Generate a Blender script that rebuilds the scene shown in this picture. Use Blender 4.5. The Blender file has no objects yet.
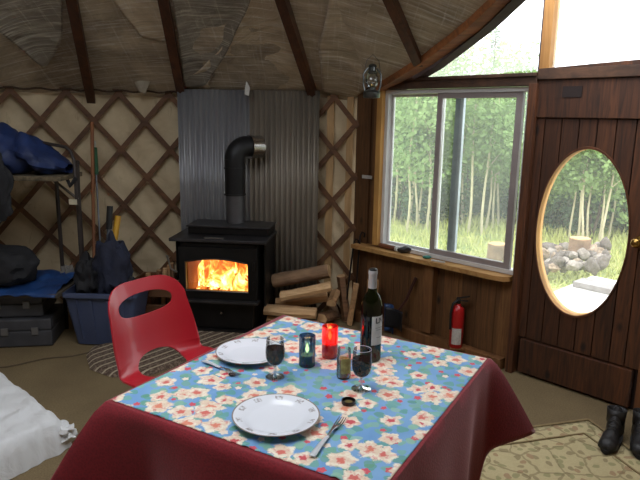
import bpy, bmesh, math, random
from mathutils import Vector, Matrix, noise
PI = math.pi
rnd = random.Random(7)
S = bpy.context.scene
COL = S.collection

# ------------------------------------------------------------------ camera
F, PITCH, ROLL, H = 600.0, math.radians(11.6), math.radians(1.0), 1.57
fw = Vector((0, math.cos(PITCH), -math.sin(PITCH)))
r0 = Vector((1, 0, 0)); u0 = r0.cross(fw)
CR = r0*math.cos(ROLL) + u0*math.sin(ROLL)
CU = -r0*math.sin(ROLL) + u0*math.cos(ROLL)
CP = Vector((0, 0, H))
cd = bpy.data.cameras.new('camera'); cam = bpy.data.objects.new('camera', cd); COL.objects.link(cam)
cd.sensor_width = 36; cd.lens = 36*F/640; cd.clip_start = .02; cd.clip_end = 300
cam.matrix_world = Matrix(((CR.x, CU.x, -fw.x, CP.x), (CR.y, CU.y, -fw.y, CP.y), (CR.z, CU.z, -fw.z, CP.z), (0, 0, 0, 1)))
S.camera = cam

def ray(x, y): return fw + CR*((x-320)/F) + CU*((240-y)/F)
def onz(x, y, z=0.0):
    d = ray(x, y); return CP + d*((z-H)/d.z)
def ony(x, y, Y):
    d = ray(x, y); return CP + d*(Y/d.y)
# circular wall
YC = Vector((-.8, 1.65, 0)); YR = 3.16; ZW = 1.74; SL = .52
def oncyl(x, y, R=YR):
    d = ray(x, y); a = d.x**2+d.y**2; px, py = CP.x-YC.x, CP.y-YC.y
    b = 2*(px*d.x+py*d.y); c = px*px+py*py-R*R
    t = (-b+math.sqrt(b*b-4*a*c))/(2*a); return CP+d*t
def coneZ(r): return ZW+.02+(3.14-r)*SL
def oncone(x, y):
    d = ray(x, y); t = 1.0
    for _ in range(900):
        p = CP+d*t; r = (p.xy-YC.xy).length
        if p.z > coneZ(r): return p
        t += .01
    return p
# flat door wall
P0 = Vector((1.233, 3.607, 0)); WA = math.radians(-46)
WD = Vector((math.cos(WA), math.sin(WA), 0)); WN = Vector((-WD.y, WD.x, 0))   # WN points outdoors
def W(t, z, o=0.0): return P0 + WD*t + WN*o + Vector((0, 0, z))
def onw(x, y, o=0.0):
    d = ray(x, y); q = CP + d*(((P0+WN*o-CP).dot(WN))/d.dot(WN)); return (q-P0).dot(WD), q.z

# ------------------------------------------------------------------ materials
def lin(c):
    return tuple(((v/255)/12.92 if v/255 <= .04045 else ((v/255+.055)/1.055)**2.4) for v in c)+(1,)
class NT:
    def __init__(s, name):
        s.m = bpy.data.materials.new(name); s.m.use_nodes = True; s.t = s.m.node_tree
        s.t.nodes.clear(); s.out = s.n('ShaderNodeOutputMaterial')
    def n(s, typ, **kw):
        nd = s.t.nodes.new(typ)
        for k, v in kw.items():
            if k.startswith('_'): setattr(nd, k[1:], v)
            else: s.set(nd, k, v)
        return nd
    def set(s, nd, k, v):
        k = k.replace('__', ' ')
        sock = nd.inputs[int(k[1:])] if (k[0] == 'i' and k[1:].isdigit()) else nd.inputs[k]
        if isinstance(v, bpy.types.NodeSocket): s.t.links.new(v, sock)
        else: sock.default_value = v
    def math(s, op, a, b=0.0, c=None):
        nd = s.n('ShaderNodeMath', _operation=op, i0=a, i1=b)
        if c is not None: s.set(nd, 'i2', c)
        return nd.outputs[0]
    def mix(s, f, a, b, blend='MIX'):
        nd = s.n('ShaderNodeMix', _data_type='RGBA', _blend_type=blend)
        s.set(nd, 'i0', f); s.set(nd, 'i6', a); s.set(nd, 'i7', b); return nd.outputs[2]
    def ramp(s, f, stops, const=False):
        nd = s.n('ShaderNodeValToRGB'); cr = nd.color_ramp
        if const: cr.interpolation = 'CONSTANT'
        while len(cr.elements) < len(stops): cr.elements.new(.5)
        for e, (p, c) in zip(cr.elements, stops):
            e.position = p; e.color = c if len(c) == 4 else tuple(c)+(1,)
        s.set(nd, 'i0', f); return nd.outputs[0]
    def coord(s, scale=(1, 1, 1), rot=(0, 0, 0)):
        tc = s.n('ShaderNodeTexCoord'); mp = s.n('ShaderNodeMapping', Vector=tc.outputs['Object'])
        mp.inputs['Scale'].default_value = scale; mp.inputs['Rotation'].default_value = rot; return mp.outputs[0]
    def noise(s, vec, scale=5, detail=4, rough=.55, dist=0.0):
        nd = s.n('ShaderNodeTexNoise', Vector=vec, Scale=scale, Detail=detail, Roughness=rough, Distortion=dist); return nd.outputs[0]
    def pbr(s, color, rough=.6, metal=0.0, normal=None, **kw):
        b = s.n('ShaderNodeBsdfPrincipled'); s.set(b, 'Base Color', color); s.set(b, 'Roughness', rough); s.set(b, 'Metallic', metal)
        if normal is not None: s.set(b, 'Normal', normal)
        for k, v in kw.items(): s.set(b, k, v)
        s.t.links.new(b.outputs[0], s.out.inputs[0]); return b
    def bump(s, h, strength=.3, dist=.01):
        return s.n('ShaderNodeBump', Strength=strength, Distance=dist, Height=h).outputs[0]
    def emit(s, color, st):
        e = s.n('ShaderNodeEmission', Color=color, Strength=st); s.t.links.new(e.outputs[0], s.out.inputs[0])

def plain(name, c, rough=.6, metal=0.0, c2=None, scale=8, stretch=(1, 1, 1), bump=0.0, bscale=None, **kw):
    t = NT(name); v = t.coord(stretch); n = t.noise(v, scale)
    c2 = c2 or tuple(x*.8 for x in c)
    f = t.ramp(n, [(.3, (0, 0, 0)), (.7, (1, 1, 1))])
    col = t.mix(f, lin(c), lin(c2))
    nm = t.bump(t.noise(v, bscale or scale*4), bump) if bump else None
    t.pbr(col, rough, metal, nm, **kw); return t.m

def wood(name, c, c2, axis='z', scale=6, rough=.65, knots=False):
    st = {'x': (.08, 1, 1), 'y': (1, .08, 1), 'z': (1, 1, .08)}[axis]
    t = NT(name); v = t.coord(st); n = t.noise(v, scale*4, 6, .6, 1.2); big = t.noise(t.coord(), 2.3, 3)
    f = t.ramp(n, [(.35, (0, 0, 0)), (.68, (1, 1, 1))])
    col = t.mix(f, lin(c), lin(c2)); f2 = t.ramp(big, [(.35, (.65, .65, .65)), (.65, (1.1, 1.1, 1.1))])
    col = t.mix(1.0, col, f2, 'MULTIPLY')
    t.pbr(col, rough, 0, t.bump(n, .25, .004)); return t.m

def plankwood(name, c, c2, tw=.1, dark=None, rough=.6):
    """boards along z on the flat door wall; tone per board and knots"""
    t = NT(name); g = t.coord((1, 1, 1), (0, 0, -WA))
    sep = t.n('ShaderNodeSeparateXYZ', Vector=g)
    cell = t.math('FLOOR', t.math('DIVIDE', sep.outputs[0], tw))
    wn = t.n('ShaderNodeTexWhiteNoise', _noise_dimensions='1D', W=cell).outputs[0]
    n = t.noise(t.coord((1, 1, .07)), 38, 6, .6, 1.5)
    f = t.ramp(n, [(.32, (0, 0, 0)), (.7, (1, 1, 1))])
    col = t.mix(f, lin(c), lin(c2))
    kn = t.n('ShaderNodeTexVoronoi', Vector=t.coord((1, 1, .55)), Scale=7.0).outputs[0]
    col = t.mix(t.ramp(kn, [(.06, (1, 1, 1)), (.16, (0, 0, 0))]), col, lin(dark or tuple(x*.4 for x in c2)))
    tone = t.ramp(wn, [(0, (.62, .6, .58)), (1, (1.2, 1.18, 1.12))])
    col = t.mix(1.0, col, tone, 'MULTIPLY')
    t.pbr(col, rough, 0, t.bump(n, .2, .004)); return t.m

def emission(name, c, st):
    t = NT(name); t.emit(lin(c), st); return t.m
def thin_glass(name, tint=(1, 1, 1), refl=.08, haze=0):
    t = NT(name)
    tr = t.n('ShaderNodeBsdfTransparent', Color=tuple(tint)+(1,)); gl = t.n('ShaderNodeBsdfGlossy', Roughness=.02)
    fr = t.n('ShaderNodeLayerWeight', Blend=.3).outputs[0]
    f = t.math('ADD', t.math('MULTIPLY', fr, .8), refl*.3)
    mx = t.n('ShaderNodeMixShader', i0=f, i1=tr.outputs[0], i2=gl.outputs[0])
    if haze:  # milky share mixed into the glass to imitate a pale veil of haze
        d = t.n('ShaderNodeBsdfTranslucent', Color=(.95, .97, .92, 1)); mx = t.n('ShaderNodeMixShader', i0=haze, i1=mx.outputs[0], i2=d.outputs[0])
    t.t.links.new(mx.outputs[0], t.out.inputs[0]); return t.m

# ------------------------------------------------------------------ mesh builder
class MB:
    def __init__(s): s.b = bmesh.new()
    def face(s, pts):
        vs = [s.b.verts.new(p) for p in pts]
        try: return s.b.faces.new(vs)
        except ValueError: return None
    def box(s, c, size, M=None, bev=0.0):
        b2 = bmesh.new(); bmesh.ops.create_cube(b2, size=1)
        bmesh.ops.scale(b2, vec=size, verts=b2.verts)
        if bev: bmesh.ops.bevel(b2, geom=list(b2.edges), offset=bev, segments=2, affect='EDGES', profile=.6)
        bmesh.ops.translate(b2, vec=c, verts=b2.verts)
        return s.add(b2, M)
    def add(s, b2, M=None):
        if M is not None: bmesh.ops.transform(b2, matrix=M, verts=b2.verts)
        me = bpy.data.meshes.new('t'); b2.to_mesh(me); b2.free(); s.b.from_mesh(me); bpy.data.meshes.remove(me); return s
    def obox(s, a, b, w, h, up=Vector((0, 0, 1))):
        """bar from a to b, width w (sideways), height h (along up)"""
        a, b = Vector(a), Vector(b); d = (b-a); L = d.length; d.normalize()
        sd = d.cross(up).normalized(); u = sd.cross(d).normalized()
        M = Matrix(((d.x, sd.x, u.x, (a.x+b.x)/2), (d.y, sd.y, u.y, (a.y+b.y)/2), (d.z, sd.z, u.z, (a.z+b.z)/2), (0, 0, 0, 1)))
        return s.box((0, 0, 0), (L, w, h), M, bev=min(w, h)*.08)
    def tube(s, pts, r, n=10, cap=True, wob=0.0):
        pts = [Vector(p) for p in pts]; rs = r if isinstance(r, (list, tuple)) else [r]*len(pts)
        rings = []; prev = None
        for i, p in enumerate(pts):
            d = (pts[min(i+1, len(pts)-1)]-pts[max(i-1, 0)]).normalized()
            if prev is None:
                a = d.orthogonal().normalized()
            else:
                a = (prev-d*prev.dot(d)).normalized()
            prev = a; b = d.cross(a)
            rings.append([s.b.verts.new(p+(a*math.cos(2*PI*k/n)+b*math.sin(2*PI*k/n))*rs[i]*(1+wob*(noise.noise(p*7+Vector((k, i, 0)))))) for k in range(n)])
        for i in range(len(rings)-1):
            for k in range(n):
                s.b.faces.new((rings[i][k], rings[i][(k+1) % n], rings[i+1][(k+1) % n], rings[i+1][k]))
        if cap:
            s.b.faces.new(rings[0][::-1]); s.b.faces.new(rings[-1])
        return s
    def lathe(s, prof, c=(0, 0, 0), n=40, close=True):
        c = Vector(c); rings = []
        for r, z in prof:
            rings.append([s.b.verts.new(c)] if False else [s.b.verts.new(c+Vector((max(r, 1e-5)*math.cos(2*PI*k/n), max(r, 1e-5)*math.sin(2*PI*k/n), z))) for k in range(n)])
        for i in range(len(rings)-1):
            for k in range(n):
                s.b.faces.new((rings[i][k], rings[i][(k+1) % n], rings[i+1][(k+1) % n], rings[i+1][k]))
        bmesh.ops.remove_doubles(s.b, verts=s.b.verts, dist=2e-5)
        return s
    def prism(s, poly, vec):
        """extrude planar polygon (3d pts) along vec"""
        vec = Vector(vec); a = [s.b.verts.new(Vector(p)) for p in poly]; b = [s.b.verts.new(Vector(p)+vec) for p in poly]
        n = len(poly)
        s.b.faces.new(a[::-1]); s.b.faces.new(b)
        for i in range(n): s.b.faces.new((a[i], a[(i+1) % n], b[(i+1) % n], b[i]))
        return s
    def grid(s, fn, nu, nv, closeu=False):
        vs = [[s.b.verts.new(fn(i/(nu if closeu else nu-1), j/(nv-1))) for j in range(nv)] for i in range(nu)]
        for i in range(nu if closeu else nu-1):
            for j in range(nv-1):
                k = (i+1) % nu
                s.b.faces.new((vs[i][j], vs[k][j], vs[k][j+1], vs[i][j+1]))
        return s
    def build(s, name, mat, parent=None, smooth=False, world=True, solid=0.0, kind=None, label=None, ang=40):
        bmesh.ops.recalc_face_normals(s.b, faces=s.b.faces)
        if parent is not None and world:
            bmesh.ops.translate(s.b, vec=-parent.location, verts=s.b.verts)
        me = bpy.data.meshes.new(name); s.b.to_mesh(me); s.b.free()
        for m in (mat if isinstance(mat, (list, tuple)) else [mat]): me.materials.append(m)
        o = bpy.data.objects.new(name, me); COL.objects.link(o)
        if parent is not None: o.parent = parent
        if smooth:
            for p in me.polygons: p.use_smooth = True
            try: me.set_sharp_from_angle(angle=math.radians(ang))
            except Exception: pass
        if solid:
            md = o.modifiers.new('thickness', 'SOLIDIFY'); md.thickness = solid; md.offset = 0
        if kind: o['kind'] = kind
        if label: o['label'] = label
        return o
def center_origin(o):
    """move the origin of a single-mesh thing to its base centre"""
    vs = [v.co for v in o.data.vertices]
    c = Vector(((min(v.x for v in vs)+max(v.x for v in vs))/2, (min(v.y for v in vs)+max(v.y for v in vs))/2, min(v.z for v in vs)))
    o.data.transform(Matrix.Translation(-c)); o.location = o.location+c; return o
def tag(o, label, cat, group=None, kind=None):
    o['label'] = label; o['category'] = cat
    if group: o['group'] = group
    if kind: o['kind'] = kind
    return o
def thing(name, label, cat, loc=(0, 0, 0), rz=0.0, group=None):
    o = bpy.data.objects.new(name, None); COL.objects.link(o); o.location = loc; o.rotation_euler = (0, 0, rz); o.empty_display_size = .1
    return tag(o, label, cat, group)
def single(mb, name, mat, label, cat, group=None, **kw):
    o = mb.build(name, mat, **kw); center_origin(o); return tag(o, label, cat, group)
def dup(root, loc=None, rz=None, label=None, scale=None):
    r = root.copy(); COL.objects.link(r)
    if loc is not None: r.location = loc
    if rz is not None: r.rotation_euler = (0, 0, rz)
    if scale is not None: r.scale = scale
    if label: r['label'] = label
    for ch in list(root.children):
        c = ch.copy(); COL.objects.link(c); c.parent = r
        for g in ch.children:
            d = g.copy(); COL.objects.link(d); d.parent = c
    return r
def RZ(a, loc=(0, 0, 0)): return Matrix.Translation(loc) @ Matrix.Rotation(a, 4, 'Z')
def shade_displace(mb, amp, sc, seed=0):
    for v in mb.b.verts:
        v.co += Vector((noise.noise(v.co*sc+Vector((seed, 0, 0))), noise.noise(v.co*sc+Vector((0, seed+9, 0))), noise.noise(v.co*sc+Vector((0, 0, seed+5)))))*amp
    return mb
def blob(c, r, seed=0, amp=.15, sc=3.0, sub=3, M=None):
    mb = MB(); b2 = bmesh.new(); bmesh.ops.create_icosphere(b2, subdivisions=sub, radius=1)
    for v in b2.verts:
        n = 1+amp*noise.noise(v.co*sc+Vector((seed*3.1, seed, 0)))*2
        v.co = Vector((v.co.x*r[0]*n, v.co.y*r[1]*n, v.co.z*r[2]*n))
    if M is not None: bmesh.ops.transform(b2, matrix=M, verts=b2.verts)
    bmesh.ops.translate(b2, vec=c, verts=b2.verts); mb.add(b2); return mb

# ------------------------------------------------------------------ light
world = bpy.data.worlds.new('sky'); S.world = world; world.use_nodes = True
nt = world.node_tree; bg = nt.nodes['Background']
tc = nt.nodes.new('ShaderNodeTexCoord'); ns = nt.nodes.new('ShaderNodeTexNoise'); ns.inputs['Scale'].default_value = 2.2
cr = nt.nodes.new('ShaderNodeValToRGB'); cr.color_ramp.elements[0].color = (.80, .88, 1, 1); cr.color_ramp.elements[1].color = (1, 1, 1, 1)
nt.links.new(tc.outputs['Generated'], ns.inputs['Vector']); nt.links.new(ns.outputs[0], cr.inputs[0]); nt.links.new(cr.outputs[0], bg.inputs[0])
bg.inputs[1].default_value = 1.0
def portal(loc, target, sx, sy):
    l = bpy.data.lights.new('portal', 'AREA'); l.shape = 'RECTANGLE'; l.size = sx; l.size_y = sy
    o = bpy.data.objects.new('sky_portal', l); COL.objects.link(o); o.location = loc
    o.rotation_euler = (Vector(target)-Vector(loc)).to_track_quat('-Z', 'Y').to_euler(); l.cycles.is_portal = True
portal(YC+Vector((0, 0, 2.86)), YC, 2.15, 2.15)
portal(W(-.57, 1.22, .08), W(-.57, 1.22, -1), 1.15, 1.15)
portal(W(.35, .94, .08), W(.35, .94, -1), .56, 1.0)
portal(W(.35, 2.1, -.05)+Vector((0, 0, .3)), W(.35, 1.3, -1.5), 2.6, 1.3)
S.view_settings.view_transform = 'Standard'; S.view_settings.look = 'None'; S.view_settings.gamma = 1
S.view_settings.use_curve_mapping = False; S.view_settings.exposure = 2.3
S.cycles.use_denoising = True; S.cycles.max_bounces = 8; S.cycles.transparent_max_bounces = 24
S.cycles.caustics_reflective = False; S.cycles.caustics_refractive = False; S.cycles.sample_clamp_indirect = 4

# ------------------------------------------------------------------ floor, walls, roof
def carpet_mat():
    t = NT('carpet'); v = t.coord(); n = t.noise(v, 130, 3, .7); b = t.noise(v, 3.0, 4)
    col = t.mix(t.ramp(n, [(.3, (0, 0, 0)), (.7, (1, 1, 1))]), lin((134, 115, 82)), lin((98, 82, 57)))
    col = t.mix(1.0, col, t.ramp(b, [(.3, (.85, .84, .82)), (.7, (1.1, 1.1, 1.08))]), 'MULTIPLY')
    t.pbr(col, .95, 0, t.bump(n, .5, .004)); return t.m
mb = MB()
mb.face([(YC.x+3.3*math.cos(2*PI*k/64), YC.y+3.3*math.sin(2*PI*k/64), 0) for k in range(64)])
floor = mb.build('floor', carpet_mat(), kind='structure')
# carpet joint ridges
mb = MB(); a, b = onz(-40, 374), onz(95, 352)
pts = [a.lerp(b, k/12)+Vector((0, .02*math.sin(k*1.1), .002)) for k in range(13)]
mb.tube(pts, .006, 6)
single(mb, 'carpet_seam', plain('seam', (84, 68, 48), .9), 'thin dark ridge where the tan carpet is joined by the bin', 'carpet seam', smooth=True)

def canvas_mat():
    t = NT('canvas'); v = t.coord(); n = t.noise(v, 4, 5, .6, .6); s = t.noise(t.coord((1, 1, .35)), 9, 5, .65, 2)
    col = t.mix(t.ramp(n, [(.3, (0, 0, 0)), (.7, (1, 1, 1))]), lin((214, 196, 162)), lin((184, 164, 132)))
    col = t.mix(t.ramp(s, [(.60, (0, 0, 0)), (.74, (.55, .55, .55))]), col, lin((120, 100, 74)))
    w = t.n('ShaderNodeTexWave', Vector=t.coord((1, 1, 1), (.6, .5, .3)), Scale=1.6, Distortion=9.0, Detail=3.0).outputs[1]
    t.pbr(col, .9, 0, t.bump(t.math('ADD', w, n), .5, .02)); return t.m
canvas = canvas_mat()
def arc_pt(th, R, z): return Vector((YC.x+R*math.cos(th), YC.y+R*math.sin(th), z))
def ang_of(p): return math.atan2(p.y-YC.y, p.x-YC.x)
th_left = ang_of(W(-1.39, 0)); th_right = ang_of(W(1.41, 0))
mb = MB()
def wallfn(u, v):
    th = th_left+(th_right+2*PI-th_left)*u; z = -.02+1.9*v
    R = YR+.035+.012*noise.noise(Vector((th*9, z*3, 0)))
    return arc_pt(th, R, z)
mb.grid(wallfn, 260, 20)
mb.build('wall_canvas', canvas, smooth=True, kind='structure')

# lattice
slatm = wood('lattice_wood', (116, 78, 48), (82, 53, 32), 'x', 5)
def slat(th0, z0, th1, z1, R, w=.037, th=.007):
    mb = MB(); n = max(4, int(abs(th1-th0)/.06)+2); rows = []
    L = math.hypot((th1-th0)*R, z1-z0); ct, cz = (th1-th0)*R/L, (z1-z0)/L
    for i in range(n):
        f = i/(n-1); t_, z_ = th0+(th1-th0)*f, z0+(z1-z0)*f
        q = []
        for sx, so in ((-1, 0), (1, 0), (1, 1), (-1, 1)):
            q.append(mb.b.verts.new(arc_pt(t_-sx*cz*w/2/R, R+so*th, z_+sx*ct*w/2)))
        rows.append(q)
    for i in range(n-1):
        for k in range(4): mb.b.faces.new((rows[i][k], rows[i][(k+1) % 4], rows[i+1][(k+1) % 4], rows[i+1][k]))
    mb.b.faces.new(rows[0][::-1]); mb.b.faces.new(rows[-1])
    return mb
def lattice(name, label, node, tha, thb, dz, ds, z0=.02, z1=1.80):
    thn, zn = node
    root = thing(name, label, 'lattice', arc_pt((tha+thb)/2, YR, 0)); lo, hi = min(tha, thb), max(tha, thb)
    dth = ds/YR
    for sgn, R in ((1, YR-.030), (-1, YR-.021)):
        for k in range(-40, 40):
            # line: z = zn + sgn*(th-(thn+2k dth))*dz/dth
            c = thn+2*k*dth
            ta, tb = c+sgn*(z0-zn)*dth/dz, c+sgn*(z1-zn)*dth/dz
            za, zb = z0, z1
            (ta, za), (tb, zb) = sorted(((ta, za), (tb, zb)))
            if tb < lo+.03 or ta > hi-.03: continue
            if ta < lo: za += (zb-za)*(lo-ta)/(tb-ta); ta = lo
            if tb > hi: zb = za+(zb-za)*(hi-ta)/(tb-ta); tb = hi
            if abs(zb-za) < .08: continue
            slat(ta, za, tb, zb, R).build('slat', slatm, root)
    return root
nl = oncyl(94, 121, YR-.03); nr = oncyl(333, 150, YR-.03)
lattice('wall_lattice', 'brown wooden slat lattice against the canvas left of the corrugated sheets', (ang_of(nl), nl.z),
        ang_of(oncyl(186, 200)), ang_of(oncyl(-60, 200))+.12, .215, .187)
lattice('wall_lattice', 'narrow brown slat lattice between the corrugated sheets and window wall', (ang_of(nr), nr.z),
        ang_of(W(-1.38, 0)), ang_of(oncyl(312, 200)), .198, .175)

# roof liner: bellied cloth between the rafters, open at the crown and over the door wall
def liner_mat(name, c1, c2, rot):
    t = NT(name)
    s = t.noise(t.coord((.8, 17, .8), rot), 3.2, 4, .7, .6)
    s2 = t.noise(t.coord((16, .8, .8), (rot[0], rot[1], rot[2]+.5)), 3.0, 4, .7, .4)
    n = t.noise(t.coord(), 1.9, 5, .65, 1.2)
    col = t.mix(t.ramp(n, [(.34, (0, 0, 0)), (.66, (1, 1, 1))]), lin(c1), lin(c2))
    st = t.math('ADD', t.ramp(s, [(.52, (0, 0, 0)), (.66, (1, 1, 1))]), t.math('MULTIPLY', t.ramp(s2, [(.56, (0, 0, 0)), (.70, (1, 1, 1))]), .5))
    col = t.mix(t.math('MULTIPLY', st, .55), col, lin(tuple(min(255, x*1.4+22) for x in c1)))
    dk = t.ramp(s, [(.30, (1, 1, 1)), (.44, (0, 0, 0))]); col = t.mix(t.math('MULTIPLY', dk, .35), col, lin(tuple(x*.62 for x in c2)))
    t.pbr(col, .5, .2, t.bump(t.math('ADD', s, t.math('MULTIPLY', n, 4)), .6, .014)); return t.m
liner = liner_mat('foil_liner', (212, 197, 172), (156, 142, 123), (0, 0, -1.15))
linerb = liner_mat('foil_liner_pale', (232, 216, 188), (188, 169, 142), (0, 0, -1.25))
linerc = liner_mat('foil_liner_grey', (172, 165, 153), (126, 119, 110), (0, 0, .9))
RIN = 1.1
beam_px = [(378, 84), (400, 70.5), (425, 55), (453, 33), (472, 18), (487, 4), (500, -9), (522, -30), (550, -58), (585, -94)]
beam = [oncone(*p) for p in beam_px]
# continue up the roof towards the crown, then mirror over the door wall centre
mid = ang_of(W(0, 0))
pol = [(ang_of(p), (p.xy-YC.xy).length) for p in beam]
a_last, r_last = pol[-1]
pol += [(a_last-.06, max(1.3, r_last-.2))]
a_r = ang_of(oncone(760, 0)); a_e = ang_of(W(1.41, 0))
rim = pol+[(a_r, 1.3), (a_r-.06, 1.8), (a_e, 3.14)]
rim_hi, rim_lo = rim[0][0], rim[-1][0]
def rcut(th):
    th = (th-rim_lo) % (2*PI)+rim_lo
    if th >= rim_hi or th <= rim_lo: return None
    for (a, r), (a2, r2) in zip(rim, rim[1:]):
        if a2 <= th <= a: return r2+(r-r2)*((th-a2)/max(1e-6, a-a2))
    return None
def conept(th, r, sag=0.0): return Vector((YC.x+r*math.cos(th), YC.y+r*math.sin(th), coneZ(r)-sag))
# rafter feet
feet_px = [(-58, 98), (18-0, 0)]
raft_px = [((92, 99), (73, 0)), ((183, 97), (165, 0)), ((316, 97), (285, 0)), ((419, 52), (396, 0))]
rafts = []
for (f, tp) in raft_px:
    p = oncone(*f); q = oncone(*tp); rafts.append((p, q))
rth = [ang_of(p) for p, q in rafts]
mb = MB(); NU, NV = 300, 26
def linefn(u, v):
    th = rim_hi+(2*PI)*u if False else rim_lo+2*PI*u
    rc = rcut(th); rout = YR+.16 if rc is None else rc
    r = RIN+(rout-RIN)*v
    k = (th*6.4)
    sag = .035+.05*abs(math.sin(th*4.1))*math.sin(PI*min(1, v*1.02))+.02*noise.noise(Vector((th*5, r*4, 0)))+.012*noise.noise(Vector((th*17, r*9, 3)))
    if rc is not None: sag *= (1-v*.9)
    return conept(th, r, -sag*.6+.045)
mb.grid(linefn, NU, NV)
roof = mb.build('ceiling', liner, smooth=True, kind='structure', solid=.004)

# torn layer panels hanging under the liner: (pixel outline) -> real sheets under the cone
def flap(px, label, mat, drop=.03, seed=0, n=16):
    """outline traced on the roof slope, dropped a little under it, edges curling down"""
    pts = [oncone(*p) for p in px]
    pol_ = [(ang_of(p), (p.xy-YC.xy).length) for p in pts]
    mb = MB(); c = (sum(p[0] for p in pol_)/len(pol_), sum(p[1] for p in pol_)/len(pol_))
    rings = []; m = len(pol_)*6
    def edge(f):
        f = (f % 1)*len(pol_); i = int(f); g = f-i; a, b = pol_[i % len(pol_)], pol_[(i+1) % len(pol_)]
        return (a[0]+(b[0]-a[0])*g, a[1]+(b[1]-a[1])*g)
    def fn(u, v):
        e = edge(u); th, r = c[0]+(e[0]-c[0])*v, c[1]+(e[1]-c[1])*v
        s = drop*(.35+.65*v*v)+.012*noise.noise(Vector((th*14, r*8, seed)))
        return conept(th, r, s)
    mb.grid(fn, m, 12, closeu=True)
    bmesh.ops.remove_doubles(mb.b, verts=mb.b.verts, dist=1e-4)
    return single(mb, 'insulation_sheet', mat, label, 'insulation sheet', smooth=True, solid=.003)
flap([(-60, -40), (0, 27), (22, 45), (44, 62), (54, 50), (62, 30), (60, -40)], 'folded grey foil insulation with a pale slanting edge, ceiling at far left', linerc, .035, 1)
flap([(98, -30), (120, 6), (142, 34), (176, 44), (172, 10), (166, -30)], 'pale rough insulation sheet between second and first rafters from left', linerb, .02, 2)
flap([(172, -12), (178, 30), (184, 84), (205, 78), (236, 24), (252, -12)], 'dark grey insulation sheet between second and third rafters', linerc, .045, 6)
flap([(330, -14), (318, 40), (322, 90), (352, 96), (378, 70), (404, 44), (392, -14)], 'brown grey insulation sheet between third and fourth rafters', liner, .03, 7)
flap([(248, -12), (238, 18), (216, 48), (190, 72), (205, 90), (262, 99), (308, 92), (300, 50), (284, -12)], 'pale scored insulation sheet drooping above the corrugated metal', linerb, .03, 3)
# torn curl of liner by the wall top
cpt = oncyl(141, 76, YR-.12)
mb = MB()
def curl(u, v):
    w_ = .105*(1-abs(v-.35)*.9)*(.7+.3*math.sin(PI*v)); a = -.8+1.8*u
    return cpt+Vector((w_*math.sin(a)-.0, -.05*math.cos(a)+.03*v, -.11*(v-.4)*1.7-.02*u))
mb.grid(curl, 14, 12)
single(mb, 'torn_liner', plain('liner_underside', (178, 168, 150), .7, 0, (130, 120, 104), 14, bump=.4), 'curled torn scrap of pale liner at the wall top between rafters', 'torn liner', smooth=True, solid=.003)
p = oncone(249, 81); mb = MB(); mb.face([p+Vector((-.012, -.06, .045-.05)), p+Vector((.014, -.06, .0-.05)), p+Vector((.004, -.05, -.06-.05)), p+Vector((-.028, -.05, -.05-.05)), p+Vector((-.024, -.06, .0-.05))])
single(mb, 'torn_paper', plain('scrap', (220, 220, 215), .8), 'small white torn scrap on the sheet above the stove', 'paper scrap', solid=.002)
# rope along the wall top
mb = MB(); th0, th1 = ang_of(oncyl(-60, 96)), ang_of(oncyl(182, 93))
mb.tube([arc_pt(th0+(th1-th0)*k/60, YR-.05, 1.735+.006*math.sin(k*.9)) for k in range(61)], .007, 6)
single(mb, 'wall_cable', plain('rope', (70, 50, 34), .8), 'thin dark cable running along the lattice top', 'cable', smooth=True)

raftm = wood('rafter_wood', (98, 58, 34), (64, 36, 22), 'y', 4, .6)
labels = ['brown wooden rafter over the shelf rack at far left', 'brown wooden rafter ending at the left edge of corrugated metal',
          'brown wooden rafter ending at the right edge of corrugated metal', 'brown wooden rafter meeting the curved beam above lantern']
def raft(p, q, label, ex=1.0):
    d = (q-p); r1 = (p.xy-YC.xy).length; r2 = (q.xy-YC.xy).length
    top = p+d*((r1-1.12)/(r1-r2)); dn = Vector((0, 0, -.05))
    mb = MB(); mb.obox(p+dn-d.normalized()*.02, top+dn, .062, .075)
    o = single(mb, 'rafter', raftm, label, 'rafter', 'roof rafters'); return o
for (p, q), l in zip(rafts, labels): raft(p, q, l)
for k in range(1, 3):   # one more of the ring just outside the left of the frame
    pass
# crown ring
mb = MB()
n = 72
for k in range(n): pass
def ringfn(u, v):
    a = 2*PI*u; b = 2*PI*v; return Vector((YC.x+(1.1+.045*math.cos(b))*math.cos(a), YC.y+(1.1+.045*math.cos(b))*math.sin(a), coneZ(1.1)+.05*math.sin(b)))
mb.grid(ringfn, 72, 9, closeu=True)
tag(mb.build('crown_ring', raftm, smooth=True), 'round wooden crown ring around the open roof dome', 'roof ring')

# curved beams at the clear roof panel
def beam_curve(off_px, w, h, name, mat, label, drop):
    mb = MB(); pts = []
    src = [oncone(x+off_px[0], y+off_px[1]) for x, y in beam_px]
    for i in range(len(src)-1):
        for k in range(3): pts.append(src[i].lerp(src[i+1], k/3))
    pts.append(src[-1]); pts = [p+Vector((0, 0, -drop)) for p in pts]
    e = pts[-1]; d = (pts[-1]-pts[-2]).normalized()
    
    rows = []
    for i, p in enumerate(pts):
        d = (pts[min(i+1, len(pts)-1)]-pts[max(i-1, 0)]).normalized(); sd = d.cross(Vector((0, 0, 1))).normalized(); up = sd.cross(d)
        rows.append([mb.b.verts.new(p+sd*w/2*sx+up*h/2*sz) for sx, sz in ((-1, -1), (1, -1), (1, 1), (-1, 1))])
    for i in range(len(rows)-1):
        for k in range(4): mb.b.faces.new((rows[i][k], rows[i][(k+1) % 4], rows[i+1][(k+1) % 4], rows[i+1][k]))
    mb.b.faces.new(rows[0][::-1]); mb.b.faces.new(rows[-1])
    return single(mb, name, mat, label, 'beam')
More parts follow.
